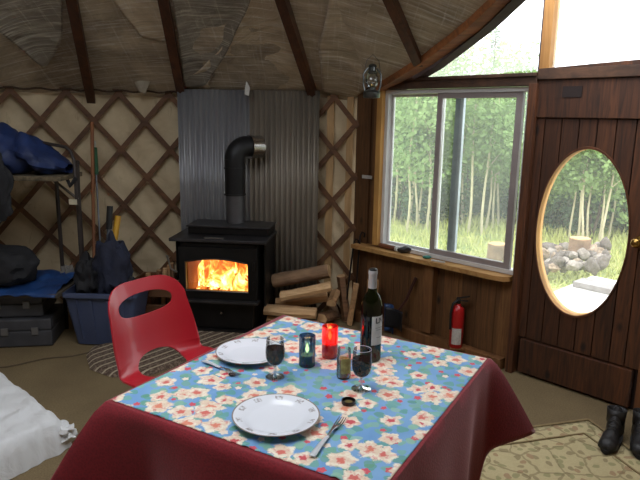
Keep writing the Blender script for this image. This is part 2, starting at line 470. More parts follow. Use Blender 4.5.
beam_curve((2, -3), .085, .07, 'curved_timber', wood('beam_wood', (168, 106, 60), (116, 70, 40), 'x', 4), 'brown curved wooden timber edging the ceiling beside the clear gable', .04)
beam_curve((13, 5), .07, .06, 'edge_timber', wood('edge_wood', (66, 44, 36), (48, 32, 26), 'x', 4), 'dark outer curved timber against the bright sky', .02)

# ------------------------------------------------------------------ door wall
pine = plankwood('pine_boards', (128, 90, 54), (88, 58, 33), .142)
darkp = plankwood('door_boards', (102, 60, 34), (50, 29, 17), .1, (24, 13, 9))
def pbox(mb, t0, t1, z0, z1, o0, o1, bev=0.0):
    M = Matrix.Translation(P0) @ Matrix.Rotation(WA, 4, 'Z')
    mb.box(((t0+t1)/2, (o0+o1)/2, (z0+z1)/2), (t1-t0, o1-o0, z1-z0), M, bev); return mb
TW0, TW1, ZB, ZT = -1.135, -.006, .635, 1.765      # window opening
mb = MB()
for a, b in ((-1.40, -1.26), (-1.26, -1.12), (-1.12, -.98), (-.98, -.84), (-.84, -.70), (-.70, -.56), (-.56, -.42), (-.42, -.28), (-.28, -.14), (-.14, -.0)):
    pbox(mb, a+.001, b-.001, 0, ZB-.02 if b > -1.14 else 1.80, .0, .02, .0015)
pbox(mb, -1.40, 0, 0, ZB-.02, .02, .035); pbox(mb, -1.40, -1.135, ZB-.03, 1.8, .02, .035)
pbox(mb, -.003, .035, 0, 1.8, .0, .03)
mb.build('wall_window', pine, kind='structure')
mb = MB(); pbox(mb, .76, 1.42, 0, 1.86, .0, .03); mb.build('wall_door', darkp, kind='structure')
# framing
frm = wood('framing', (140, 96, 56), (100, 64, 36), 'z', 5)
mb = MB(); pbox(mb, -.675, -.59, .09, ZB-.03, -.055, -.001, .003)
single(mb, 'wall_stud', frm, 'upright timber stud below the window beside the fire extinguisher', 'stud')
mb = MB(); pbox(mb, -1.34, -.04, .0, .075, -.065, -.001, .003); mb.build('baseboard_window', frm, kind='structure')
mb = MB(); pbox(mb, -.012, .035, 0, 1.78, -.045, -.001, .003); mb.build('trim_1', darkp, kind='structure')      # jamb between window and door
mb = MB(); pbox(mb, -1.42, .03, 1.768, 1.835, -.04, .03, .004); pbox(mb, -1.42, .03, 1.82, 1.84, -.055, .02, .002)
pbox(mb, .03, 1.42, 1.80, 1.86, -.035, .03, .004)
mb.build('trim_2', wood('header', (92, 62, 42), (62, 41, 28), 'x', 4), kind='structure')
# header lifts a little towards the right, like the photographed board
mb = MB(); M_ = [(0.03, 1.86), (1.42, 1.86), (1.42, 1.98), (.6, 1.885)]
mb.prism([W(t_, z_, -.035) for t_, z_ in M_], WN*.05); mb.build('trim_3', darkp, kind='structure')
mb = MB(); pbox(mb, .755, .86, 0, 1.80, -.04, -.001, .003); mb.build('trim_4', wood('post_r', (134, 84, 48), (90, 54, 32), 'z', 5), kind='structure')
# window jamb boards (left one catches the light) and sill
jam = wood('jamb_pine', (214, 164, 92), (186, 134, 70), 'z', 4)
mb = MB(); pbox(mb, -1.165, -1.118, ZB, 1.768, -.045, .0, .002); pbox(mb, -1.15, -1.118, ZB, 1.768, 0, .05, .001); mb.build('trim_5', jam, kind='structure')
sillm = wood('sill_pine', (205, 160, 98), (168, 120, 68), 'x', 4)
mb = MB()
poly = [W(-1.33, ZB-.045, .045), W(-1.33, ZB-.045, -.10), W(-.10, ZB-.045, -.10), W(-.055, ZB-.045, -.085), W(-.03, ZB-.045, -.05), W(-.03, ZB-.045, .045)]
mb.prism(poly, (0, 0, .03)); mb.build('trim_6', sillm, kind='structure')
# window unit
vinyl = plain('white_vinyl', (216, 214, 212), .45, 0, (200, 198, 196), 5)
sash = plain('grey_sash', (158, 148, 146), .5, 0, (140, 130, 128), 5)
chan = plain('window_channel', (178, 186, 198), .35, .2)
win = bpy.data.objects.new('window_1', None); COL.objects.link(win); win.location = W(-.585, ZB); win['kind'] = 'structure'
def part(name, fn, mat, parent, **kw):
    mb = MB(); fn(mb); return mb.build(name, mat, parent, **kw)
f = 0.03
def frame_rect(mb, t0, t1, z0, z1, w, o0, o1):
    pbox(mb, t0, t0+w, z0, z1, o0, o1, .002); pbox(mb, t1-w, t1, z0, z1, o0, o1, .002)
    pbox(mb, t0+w, t1-w, z1-w, z1, o0, o1, .002); pbox(mb, t0+w, t1-w, z0, z0+w, o0, o1, .002)
part('window_frame', lambda m: frame_rect(m, TW0+.018, TW1+.0, ZB-.012, ZT, .028, -.01, .06), vinyl, win)
part('fixed_sash', lambda m: frame_rect(m, TW0+.046, -.64, ZB+.016, ZT-.03, .018, .03, .05), vinyl, win)
part('sliding_sash', lambda m: (pbox(m, -.675, -.637, ZB+.016, ZT-.028, -.0, .03, .002), pbox(m, -.108, -.066, ZB+.016, ZT-.028, -.0, .03, .002),
                                pbox(m, -.637, -.108, ZT-.062, ZT-.028, -.0, .03, .002), pbox(m, -.637, -.108, ZB+.016, ZB+.052, -.0, .03, .002)), sash, win, label='grey sliding sash')
part('sash_channel', lambda m: (pbox(m, -.556, -.515, ZB+.05, ZT-.06, .035, .055, .002), pbox(m, -.512, -.492, ZB+.05, ZT-.06, .033, .058, .002)), chan, win)
glass = thin_glass('window_glass', (.93, .97, .95), .05, .055)  # slight haze over the outdoors is put into the pane material
part('pane', lambda m: pbox(m, TW0+.064, -.658, ZB+.034, ZT-.048, .039, .041), glass, win)
part('pane', lambda m: pbox(m, -.637, -.108, ZB+.052, ZT-.062, .014, .016), glass, win)
part('pane', lambda m: pbox(m, -.066, -.034, ZB+.03, ZT-.03, .039, .041), glass, win)

# door with oval light
door = bpy.data.objects.new('door_1', None); COL.objects.link(door); door.location = W(.39, 0); door['kind'] = 'structure'
OC, OZ, OA, OB = .352, .941, .262, .487
def ov(a, s=1.0, o=0.0): return W(OC+OA*s*math.cos(a), OZ+OB*s*math.sin(a), o)
D0, D1 = .03, .75
edges = [.03, .085, .185, .285, .385, .485, .585, .668, .75]
mb = MB(); ZLO, ZHI = .245, 1.585
for a, b in zip(edges, edges[1:]):
    a += .003; b -= .003; N = 14
    xs = [a+(b-a)*k/N for k in range(N+1)]
    inside = [x for x in xs if abs(x-OC) < OA]
    def h(x):
        q = 1-((x-OC)/OA)**2; return OB*math.sqrt(q) if q > 0 else 0
    if not inside:
        mb.prism([W(a, ZLO, 0), W(b, ZLO, 0), W(b, ZHI, 0), W(a, ZHI, 0)], WN*.03)
    else:
        mb.prism([W(a, ZHI, 0), W(b, ZHI, 0)]+[W(x, OZ+h(x), 0) for x in xs[::-1]], WN*.03)
        mb.prism([W(a, ZLO, 0), W(b, ZLO, 0)]+[W(x, OZ-h(x), 0) for x in xs[::-1]], WN*.03)
        # vertical sides where the oval does not reach the whole board
        bad = [x for x in xs if abs(x-OC) >= OA]
mb.build('door_boards', darkp, door)
mb = MB()   # backing skin with oval hole
N = 96
def rect_pt(a):
    c, s_ = math.cos(a), math.sin(a); hx = (D1-D0)/2; hz = .9; cx, cz = (D0+D1)/2-OC, .9-OZ
    ts = []
    if c > 1e-9: ts.append((hx+cx)/c)
    if c < -1e-9: ts.append((-hx+cx)/c)
    if s_ > 1e-9: ts.append((hz+cz)/s_)
    if s_ < -1e-9: ts.append((-hz+cz)/s_)
    t_ = min(x for x in ts if x > 0); return W(OC+c*t_, OZ+s_*t_, .031)
angs = sorted([2*PI*k/N for k in range(N)]+[math.atan2(z-OZ, x-OC) % (2*PI) for x in (D0, D1) for z in (0, 1.8)])
for k in range(len(angs)):
    a, b = angs[k], angs[(k+1) % len(angs)]
    def el(a):
        c, s_ = math.cos(a), math.sin(a); r = 1/math.sqrt((c/OA)**2+(s_/OB)**2); return W(OC+c*r, OZ+s_*r, .031)
    mb.face([el(a), el(b), rect_pt(b), rect_pt(a)])
bmesh.ops.remove_doubles(mb.b, verts=mb.b.verts, dist=1e-5)
mb.build('door_core', plain('door_core', (50, 30, 22), .8), door, solid=.012)
mb = MB(); pbox(mb, D0, D1, 1.588, 1.80, -.018, .028, .003); mb.build('door_rail', darkp, door)
mb = MB(); pbox(mb, D0+.03, D1-.03, .02, .235, -.018, .028, .003); mb.build('door_rail', darkp, door, label='bottom kick board')
mb = MB(); pbox(mb, D0+.15, D0+.26, 1.70, 1.76, -.022, -.018); mb.build('rail_plate', plain('dark_plate', (40, 24, 20), .7), door)
mb = MB()
def rimfn(u, v):
    a = 2*PI*u; pr = [(.987, -.006), (.99, -.008), (1.012, -.008), (1.015, 0), (1.015, .05), (.987, .05), (.987, -.006)]
    i = round(v*6); return ov(a, pr[i][0], pr[i][1])
mb.grid(rimfn, 96, 7, closeu=True)
mb.build('oval_rim', wood('rim_wood', (110, 64, 36), (80, 44, 25), 'z', 4), door, smooth=True, ang=30)
mb = MB()
def rev(u, v): return ov(2*PI*u, .984-.0*v, -.004+.075*v)
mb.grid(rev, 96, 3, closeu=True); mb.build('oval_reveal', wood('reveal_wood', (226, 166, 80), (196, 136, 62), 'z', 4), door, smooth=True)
mb = MB(); mb.face([ov(2*PI*k/64, .985, .04) for k in range(64)]); mb.build('pane', glass, door)
kx, kz = onw(636, 243, -.05)
brass = plain('brass', (188, 150, 84), .25, 1.0)
mb = MB(); b2 = bmesh.new(); bmesh.ops.create_uvsphere(b2, u_segments=20, v_segments=12, radius=.026)
bmesh.ops.scale(b2, vec=(1, .8, 1), verts=b2.verts); bmesh.ops.translate(b2, vec=(0, -.055, 0), verts=b2.verts)
MK = Matrix.Translation(W(kx, kz)) @ Matrix.Rotation(WA, 4, 'Z')
mb.add(b2, MK); m2 = MB(); m2.lathe([(.03, -.004), (.03, 0), (.012, .004), (.011, .045)], n=20)
m2.b.transform(Matrix.Rotation(PI/2, 4, 'X')); bmesh.ops.transform(m2.b, matrix=MK, verts=m2.b.verts); mb.add(m2.b)
mb.build('door_knob', brass, door, smooth=True)

# gable: clear panes above header, mullion, right-hand closing
gm = bpy.data.objects.new('window_2', None); COL.objects.link(gm); gm.location = W(.07, 1.85); gm['kind'] = 'structure'
t_m, _ = onw(546, 60)
mb = MB(); pbox(mb, t_m-.028, t_m+.028, 1.84, 2.62, -.02, .06, .003)
mb.build('mullion', wood('mullion_wood', (196, 142, 74), (160, 108, 52), 'z', 4), gm)
mb = MB(); pbox(mb, t_m-.046, t_m-.028, 1.84, 2.62, .0, .065, .002); mb.build('mullion_edge', plain('dk_edge', (70, 52, 60), .7), gm)
vin = thin_glass('clear_vinyl', (.95, .97, .97), .03, .2)  # stronger milky mix imitates the whitened view through the gable
bt = [onw(x+13, y+5, 0) for x, y in beam_px[:7]]
top_ = [W(t, z, .03) for t, z in bt if t < 1.3]
tm_, zm_ = bt[-1]
top_ += [W(tm_+.4, 2.55, .03), W(1.2, 2.55, .03), W(1.40, 2.0, .03), W(1.40, 1.9, .03), W(.6, 1.87, .03), W(.03, 1.86, .03), W(-1.0, 1.84, .03)]
mb = MB(); mb.face(top_); mb.build('gable_pane', vin, gm)

# ------------------------------------------------------------------ outdoors
def grass_ground():
    t = NT('meadow'); v = t.coord(); n = t.noise(v, 1.1, 5, .6); n2 = t.noise(v, 14, 4, .7)
    col = t.mix(t.ramp(n, [(.35, (0, 0, 0)), (.62, (1, 1, 1))]), lin((160, 158, 92)), lin((116, 134, 70)))
    col = t.mix(t.ramp(n2, [(.4, (0, 0, 0)), (.7, (.6, .6, .6))]), col, lin((196, 184, 132)))
    t.pbr(col, .95, 0, t.bump(n2, .6, .03)); return t.m
GZ = -.35
def outp(x, y, D, z=None):
    """point outdoors seen through pixel column x at horizontal distance D"""
    d = ray(x, y); k = D/math.hypot(d.x, d.y); p = CP+d*k
    return p if z is None else Vector((p.x, p.y, z))
mb = MB()
def gfn(u, v):
    p = W(-14+40*u, GZ-.02, .12+50*v**1.6); p.z += .10*noise.noise(p*.35)+.05*noise.noise(p*1.3)-.05; return p
mb.grid(gfn, 90, 60); tag(mb.build('meadow_ground', grass_ground(), smooth=True, kind='structure'), 'yellow green meadow outside the yurt', 'ground')
# grass tufts
bl = plain('grass_blades', (196, 192, 116), .8, 0, (150, 160, 92), 3); bl2 = bl
mb = MB(); rg = random.Random(3)
for k in range(9000):
    x = rg.uniform(380, 660); D = 6.2+9*rg.random()**.8
    p = outp(x, 200, D, GZ-.06); hgt = rg.uniform(.06, .22)*(1.0 if D > 9 else .6); a = rg.uniform(0, PI); w_ = rg.uniform(.008, .018)
    dx, dy = math.cos(a)*w_, math.sin(a)*w_; l = Vector((rg.uniform(-.1, .1), rg.uniform(-.1, .1), hgt))
    mb.face([p+Vector((-dx, -dy, 0)), p+Vector((dx, dy, 0)), p+l])
tag(mb.build('tall_grass', bl), 'tall yellow green grass in the meadow outside', 'grass', kind='stuff')

def leafmat(name, c, c2, tr=.35):
    t = NT(name); v = t.coord(); n = t.noise(v, 2.0, 4, .7)
    col = t.mix(t.ramp(n, [(.35, (0, 0, 0)), (.65, (1, 1, 1))]), lin(c), lin(c2))
    d = t.n('ShaderNodeBsdfDiffuse', Color=col); q = t.n('ShaderNodeBsdfTranslucent', Color=col)
    mx = t.n('ShaderNodeMixShader', i0=tr, i1=d.outputs[0], i2=q.outputs[0]); t.t.links.new(mx.outputs[0], t.out.inputs[0]); return t.m
leaf_a = leafmat('aspen_leaves', (150, 170, 112), (112, 138, 84), .4)
leaf_b = leafmat('bush_leaves', (112, 132, 98), (76, 98, 70), .35)
leaf_s = leafmat('spruce_needles', (96, 122, 92), (70, 92, 70), .3)
bark = plain('aspen_bark', (196, 184, 150), .8, 0, (150, 138, 110), 6, (1, 1, .4), bump=.3)
barkd = plain('spruce_bark', (96, 82, 66), .9)
def leaves(mb, c, rad, n, s0, s1, rg, shell=.0):
    for k in range(n):
        while True:
            q = Vector((rg.uniform(-1, 1), rg.uniform(-1, 1), rg.uniform(-1, 1)))
            if q.length <= 1: break
        p = Vector(c)+Vector((q.x*rad[0], q.y*rad[1], q.z*rad[2])); s = rg.uniform(s0, s1)
        a = Vector((rg.gauss(0, 1), rg.gauss(0, 1), rg.gauss(0, 1))).normalized(); b = a.orthogonal().normalized()
        mb.face([p-a*s, p+b*s*.7, p+a*s, p-b*s*.7])
def aspen(h, seed):
    rg = random.Random(seed); root = thing('aspen_tree', 'x', 'tree')
    lean = rg.uniform(-.06, .06)
    tp = [Vector((lean*h*(k/8)**1.3+.03*math.sin(k*1.3+seed), .03*math.cos(k+seed), h*k/8)) for k in range(9)]
    m = MB(); m.tube(tp, [.027*(1-.75*k/8) for k in range(9)], 7)
    for k in range(5):
        b = tp[3+k]; a = rg.uniform(0, 2*PI); m.tube([b, b+Vector((math.cos(a)*.35, math.sin(a)*.35, .35))], [.014, .005], 5)
    m.build('trunk', bark, root, smooth=True)
    m = MB()
    for k in range(13):
        f = rg.uniform(.42, 1.0); p = Vector((lean*h*f**1.3+rg.uniform(-.5, .5), rg.uniform(-.5, .5), h*f)); leaves(m, p, (.42, .42, .34), 85, .03, .06, rg)
    m.build('foliage', leaf_a, root); return root
protoA = [aspen(h, s) for h, s in ((3.5, 11), (3.2, 23), (2.9, 37))]
used = set()
def place(protos, i, loc, rz, sc, label, group=None):
    p = protos[i]
    if i not in used_for.setdefault(id(protos), set()):
        used_for[id(protos)].add(i); o = p; o.location = loc; o.rotation_euler = (0, 0, rz); o.scale = sc
    else: o = dup(p, loc, rz, None, sc)
    o['label'] = label
    if group: o['group'] = group
    return o
used_for = {}
rg = random.Random(5)
tr_px = [395, 403, 408, 413, 417, 421, 428, 484, 489, 495, 499, 462, 470, 566, 574, 581, 586, 591, 603, 607, 614]
lab = {0: 'pale aspen trunk seen through the left window pane', 1: 'pale aspen seen through the sliding window pane', 2: 'pale slender aspen seen through the oval door window'}
near_tr = []
for i, x in enumerate(tr_px):
    D = rg.uniform(10.4, 11.8); g = 0 if x < 430 else (1 if x < 530 else 2)
    sc = rg.uniform(.9, 1.05)*(.95 if g < 2 else .78)
    place(protoA, i % 3, outp(x, 200, D, GZ-.08), rg.uniform(0, 6), (sc, sc, sc), lab[g], ['aspens seen through the left pane', 'aspens seen through the sliding pane', 'aspens seen through the oval window'][g])
for i in range(34):
    x = 340+i*11+rg.uniform(-5, 5); D = rg.uniform(15, 22); sc = rg.uniform(.85, 1.1)*(1.12 if x < 470 else .86)*(D/17)**.6
    place(protoA, i % 3, outp(x, 200, D, GZ-.1), rg.uniform(0, 6), (sc, sc, sc), 'leafy aspen in the woodland behind the front row of pale trunks', 'aspens deeper in the woodland')
def bush(seed, h, w, mat, name, n=900):
    rg = random.Random(seed); root = thing(name, 'x', 'shrub')
    m = MB()
    for k in range(5):
        a = rg.uniform(0, 6.28); m.tube([(0, 0, 0), (math.cos(a)*w*.3, math.sin(a)*w*.3, h*.6)], [.02, .006], 5)
    m.build('stem', barkd, root)
    m = MB()
    for k in range(12): leaves(m, (rg.uniform(-w/2, w/2), rg.uniform(-w/2, w/2), h*rg.uniform(.12, .85)), (w*.3, w*.3, h*.2), n//12, .035, .07, rg)
    m.build('foliage', mat, root); return root
protoB = [bush(5, 1.5, 1.3, leaf_b, 'woodland_shrub'), bush(6, 2.1, 1.2, leaf_a, 'woodland_shrub'), bush(8, 1.1, 1.1, leaf_b, 'woodland_shrub')]
for i in range(52):
    x = 345+(i % 26)*13+rg.uniform(-6, 6); D = rg.uniform(11.3, 13) if i < 26 else rg.uniform(17, 20); s_ = rg.uniform(.7, 1.0)*(1 if i < 26 else 1.7)
    place(protoB, i % 3, outp(x, 200, D, GZ-.08), rg.uniform(0, 6), (s_, s_, s_), 'leafy green shrub of the undergrowth between the woodland trees', 'undergrowth shrubs')
# dense far trees
def far_tree(seed):
    rg = random.Random(seed); root = thing('broadleaf_tree', 'x', 'tree'); m = MB(); m.tube([(0, 0, 0), (0, 0, 3)], [.12, .05], 7); m.build('trunk', barkd, root)
    m = MB()
    for k in range(26):
        z = rg.uniform(.6, 4.4); w_ = 1.3*math.sin(min(PI, (z+.6)/5.2*PI))+.2
        leaves(m, (rg.uniform(-w_, w_), rg.uniform(-w_, w_), z), (.6, .6, .5), 85, .06, .11, rg)
    m.build('foliage', leafmat('far_leaves%d' % seed, (130, 148, 108), (92, 114, 80), .4), root); return root
protoF = [far_tree(2), far_tree(4)]
for i in range(30):
    x = 330+i*12.5+rg.uniform(-5, 5); D = rg.uniform(22, 27); s_ = rg.uniform(.9, 1.1)*(.95 if x < 450 else (.78 if x < 540 else .66))
    place(protoF, i % 2, outp(x, 200, D, GZ-.1), rg.uniform(0, 6), (s_, s_, s_), 'dense green tree in the farthest row of the woodland', 'farthest woodland trees')
# tall spruce against the sky
def spruce(loc, h, label):
    rg = random.Random(9); root = thing('spruce_tree', label, 'tree', loc); m = MB(); m.tube([loc, loc+Vector((0, 0, h))], [.10, .01], 8); m.build('trunk', barkd, root)
    m = MB()
    for k in range(60):
        z = h*(.12+.88*k/60); r = (1-k/60)**.8*.95+.05
        for j in range(5):
            a = rg.uniform(0, 2*PI); e = Vector((math.cos(a)*r, math.sin(a)*r, -.18*r)); m.tube([loc+Vector((0, 0, z)), loc+Vector((0, 0, z))+e], [.008, .003], 4, cap=False)
            for q in range(16):
                f = rg.uniform(.2, 1); p = loc+Vector((0, 0, z))+e*f; b = Vector((rg.uniform(-.10, .10), rg.uniform(-.10, .10), rg.uniform(-.09, .02)))
                c_ = b.orthogonal().normalized()*.010; m.face([p-c_, p+c_, p+b])
    m.build('foliage', leaf_s, root); return root
sp = outp(484, 26, 17); spruce(outp(484, 200, 17, GZ-.1), sp.z-GZ+.1, 'tall thin spruce rising above the header into the white sky')

# deck outside the door
deckm = plain('deck_boards', (206, 200, 192), .7, 0, (182, 176, 168), 5, (1, 1, 1), bump=.2)
dk = thing('deck', 'pale weathered board deck outside the oval door window', 'deck', W(.5, -.4, .2))
mb = MB()
for k in range(18): pbox(mb, -.7, 2.6, -.075, -.04, .14+k*.16, .14+k*.16+.152, .003)
mb.build('deck_boards', deckm, dk)
mb = MB()
for t_ in (-.6, .9, 2.4): pbox(mb, t_, t_+.08, -.36, -.076, .2, 3.0)
mb.build('deck_joists', barkd, dk)
# stone heap
stonem = [plain('stone_%s' % n, c, .85, 0, c2, 7, bump=.5) for n, c, c2 in (('grey', (160, 148, 136), (116, 104, 94)), ('tan', (172, 150, 126), (126, 106, 88)), ('dark', (118, 106, 96), (84, 74, 66)))]
rg = random.Random(14)
def rock(seed, mat):
    m = blob((0, 0, 0), (.5, .38, .3), seed, .22, 1.5, 3); b = bmesh.new(); o = m.build('rock', mat, smooth=True, ang=50); return o
heap = []
for i in range(54):
    row = i//18; x = 539+(i % 18)*3.8+rg.uniform(-2, 2)+row*1.5; y = [262, 252, 244][row]+rg.uniform(-4, 4)
    if x > 607: continue
    D = [8.0, 8.5, 9.0][row]+rg.uniform(-.15, .15); s_ = rg.uniform(.12, .23); p = outp(x, y, D)
    p.z = max(p.z-.05, GZ-.03); heap.append((p, s_, rg.uniform(0, 6), i))
protoR = [rock(k, stonem[k % 3]) for k in range(6)]
nused = set()
for p, s_, rz, i in heap:
    k = i % 6
    if k in nused: o = protoR[k].copy(); COL.objects.link(o)
    else: o = protoR[k]; nused.add(k)
    o.location = p; o.rotation_euler = (rz*.3, rz*.2, rz); o.scale = (s_, s_, s_)
    tag(o, 'pale rounded stone in the heap seen through the oval window', 'stone', 'stones of the heap outside')
stumpm = plain('cut_wood', (214, 172, 124), .7, 0, (176, 134, 92), 12)
stumps = plain('stump_bark', (140, 112, 86), .9, 0, (100, 78, 60), 10, bump=.6)
def stump(name, loc, r, h, label):
    root = thing(name, label, 'stump', loc); m = MB(); m.tube([loc, loc+Vector((0, 0, h*.5)), loc+Vector((0, 0, h))], [r*1.08, r, r*.98], 18, wob=.12); m.build('bark', stumps, root, smooth=True)
    m = MB(); m.lathe([(0, h+.001), (r*.9, h+.001), (r*.9, h+.012), (0, h+.012)], loc, 18); m.build('cut_face', stumpm, root)
q = outp(579, 251, 8.6); stump('wood_round', Vector((q.x, q.y, q.z-.10)), .14, .27, 'sawn log round with orange cut face on the stone heap')
q = outp(497, 256, 8.6); stump('tree_stump', Vector((q.x, q.y, GZ-.05)), .14, q.z-GZ+.22, 'short tree stump in the meadow beyond the window')
q0, q1 = onz(578, 281, .0), onz(615, 289, .0)
mb = MB(); mb.obox(q0+Vector((0, 0, -.01)), q1+Vector((0, 0, -.01)), .22, .055); single(mb, 'loose_board', plain('grey_board', (150, 144, 140), .8, 0, (120, 112, 108), 8), 'short thick grey board lying on the deck', 'board')

# ------------------------------------------------------------------ stove group
steel = plain('stove_black', (30, 28, 28), .45, .5, (18, 17, 17), 10)
steelg = plain('stove_top_steel', (74, 72, 74), .38, .7, (52, 50, 52), 9)
def corrugated(p, q, label, c1, c2, z1=1.755):
    mb = MB(); d = (q-p); L = d.length; d.normalize(); nrm = Vector((d.y, -d.x, 0)); n = int(L/.0042)
    def fn(u, v): return p+d*(L*u)+nrm*(.0115*math.cos(2*PI*u*L/.0425))+Vector((0, 0, .005+z1*v))
    mb.grid(fn, n, 3)
    o = mb.build('corrugated_sheet', c1, smooth=True, solid=.0015, ang=80); center_origin(o); return tag(o, label, 'metal sheet')
gal = plain('galvanised', (176, 176, 176), .36, .5, (138, 138, 142), 3, (1, 1, .25), bump=.1, bscale=6)
gal2 = plain('galvanised_warm', (160, 150, 136), .42, .42, (120, 112, 100), 2.5, (1, 1, .3), bump=.1, bscale=6)
c0, c1_, c2_ = ony(179, 150, 4.66), ony(250, 150, 4.715), ony(319, 150, 4.60)
for c in (c0, c1_, c2_): c.z = 0
corrugated(c0, c1_-Vector((.002, 0, 0)), 'grey corrugated metal sheet left of the stovepipe elbow', gal, None)
corrugated(c1_+Vector((.002, 0, 0)), c2_, 'brownish grey corrugated metal sheet on the log pile side', gal2, None)

SA = math.radians(-6); SO = Vector((-.70, 4.36, 0))
stove = thing('wood_stove', 'black cast wood stove with a fire burning behind its glass', 'wood stove', SO, SA)
def lp(name, fn, mat, parent=stove, **kw):
    mb = MB(); fn(mb); return mb.build(name, mat, parent, world=False, **kw)
WX = .285
def body(m):
    m.box((-WX+.02, .0, .455), (.03, .42, .45), bev=.006); m.box((WX-.02, .0, .455), (.03, .42, .45), bev=.006)
    m.box((0, .195, .455), (.52, .03, .45)); m.box((0, 0, .665), (.56, .42, .03), bev=.006); m.box((0, 0, .245), (.56, .42, .03), bev=.006)
    m.box((0, -.02, .135), (.50, .34, .19), bev=.008); m.box((0, -.01, .02), (.56, .42, .04), bev=.008)
lp('firebox', body, steel)
for sx in (1, -1): lp('side_shield', lambda m: m.box((.325*sx, .03, .44), (.012, .36, .46), bev=.003), steel)
lp('top_plate', lambda m: m.box((0, -.02, .70), (.70, .44, .024), bev=.006), steelg)
lp('top_riser', lambda m: m.box((.035, .065, .74), (.60, .26, .055), bev=.008), steel)
lp('top_cap', lambda m: m.box((.035, .065, .772), (.62, .28, .012), bev=.003), steelg)
lp('ash_lip', lambda m: m.box((0, -.225, .262), (.60, .09, .022), bev=.006), steelg)
# door frame with arched opening
gx0, gx1, gz0, gz1 = -.235, .225, .335, .545
def doorf(m):
    y = -.232
    m.prism([(-.285, y, .268), (.285, y, .268), (.285, y, gz0), (-.285, y, gz0)], (0, .035, 0))
    m.prism([(-.285, y, gz0), (gx0, y, gz0), (gx0, y, .652), (-.285, y, .652)], (0, .035, 0)); m.prism([(gx1, y, gz0), (.285, y, gz0), (.285, y, .652), (gx1, y, .652)], (0, .035, 0))
    N = 16; arch = [(gx0+(gx1-gx0)*k/N, y, gz1+.028*math.sin(PI*k/N)) for k in range(N+1)]
    m.prism([(gx0, y, .652)]+[(gx1, y, .652)]+arch[::-1], (0, .035, 0))
dr = lp('stove_door', doorf, steel)
def doorrim(m):
    N = 16; pts = [(gx0, -.24, gz0)]+[(gx0+(gx1-gx0)*k/N, -.24, gz1+.028*math.sin(PI*k/N)) for k in range(N+1)]+[(gx1, -.24, gz0), (gx0, -.24, gz0)]
    m.tube(pts, .006, 6)
rr = lp('rim', doorrim, steelg, dr)
for hz in (.36, .50): lp('hinge', lambda m: m.tube([(.268, -.245, hz), (.268, -.245, hz+.06)], .009, 8), steel, dr)
lp('pane', lambda m: m.box((-.005, -.215, .45), (.47, .004, .25)), thin_glass('fire_glass', (1, .93, .85), .06), dr)
lp('latch_handle', lambda m: (m.tube([(-.29, -.25, .47), (-.325, -.28, .50), (-.345, -.29, .60)], [.006, .006, .008], 8)), plain('coil_handle', (170, 168, 166), .3, .9), dr, smooth=True)
lp('draft_knob', lambda m: m.tube([(.02, -.19, .17), (.02, -.225, .17)], .010, 10), plain('knob_chrome', (160, 150, 140), .25, .9), smooth=True)
lp('firebrick', lambda m: (m.box((0, .165, .45), (.50, .02, .38)), m.box((-.245, -.01, .45), (.015, .33, .38)), m.box((.245, -.01, .45), (.015, .33, .38)), m.box((0, 0, .268), (.50, .34, .016))),
   plain('firebrick', (150, 96, 62), .9, 0, (120, 70, 44), 9))
# pipe
px = (.075, .17)
pipem = plain('pipe_black', (38, 38, 40), .5, .4, (26, 26, 28), 8); pipeg = plain('pipe_grey', (104, 104, 108), .42, .6, (88, 88, 92), 8)
PX, PY = .045, .12
pipe = lp('stovepipe', lambda m: m.tube([(PX, PY, .775), (PX, PY, 1.0)], .070, 28), pipeg, smooth=True, label='light grey lower stovepipe')
lp('pipe_section', lambda m: (m.tube([(PX, PY, .985), (PX, PY, 1.25)], .076, 28), m.tube([(PX, PY, .985), (PX, PY, .995)], .083, 28), m.tube([(PX, PY, 1.18), (PX, PY, 1.192)], .081, 28)), pipem, pipe, smooth=True, label='black upper stovepipe section')
def elbow(m):
    pts = []; d = Vector((.40, .34, 0)).normalized()
    for k in range(9):
        a = k/8*math.radians(84); pts.append(Vector((PX, PY, 1.245))+d*(.095*(1-math.cos(a)))+Vector((0, 0, .10*math.sin(a))))
    pts.append(pts[-1]+d*.03); m.tube(pts, .0765, 28)
lp('elbow', elbow, pipem, pipe, smooth=True, label='black stovepipe elbow', ang=20)
def flange(m):
    d = Vector((.40, .34, 0)).normalized(); b = Vector((PX, PY, 1.340))+d*.118
    m.tube([b, b+d*.018], .090, 28); m.tube([b+d*.018, b+d*.10], .084, 28)
lp('wall_collar', flange, plain('bright_galvanised', (200, 196, 190), .22, .95), pipe, smooth=True, label='shiny metal wall collar')
# fire
def flame_mat():
    t = NT('flames'); v = t.coord((1, 1, .6)); n = t.noise(v, 9, 4, .6, 1.2)
    tc_ = t.n('ShaderNodeTexCoord'); sp_ = t.n('ShaderNodeSeparateXYZ', Vector=tc_.outputs['Object'])
    h = t.math('MULTIPLY', t.math('SUBTRACT', sp_.outputs[2], .28), 1.3)
    f = t.math('SUBTRACT', n, t.math('MULTIPLY', h, .35))
    c = t.ramp(f, [(.24, (.8, .10, .01)), (.36, (1, .24, .03)), (.46, (1, .48, .09)), (.55, (1, .8, .35))])
    s_ = t.ramp(f, [(.24, (.14, .14, .14)), (.40, (.30, .30, .30)), (.58, (1, 1, 1))])
    e = t.n('ShaderNodeEmission', Color=c, Strength=t.math('MULTIPLY', s_, FLAME)); t.t.links.new(e.outputs[0], t.out.inputs[0]); return t.m
FLAME = 1.0
flm = flame_mat()
fire = thing('fire', 'orange flames and glowing logs filling the stove glass', 'fire', SO, SA)
rg = random.Random(2)
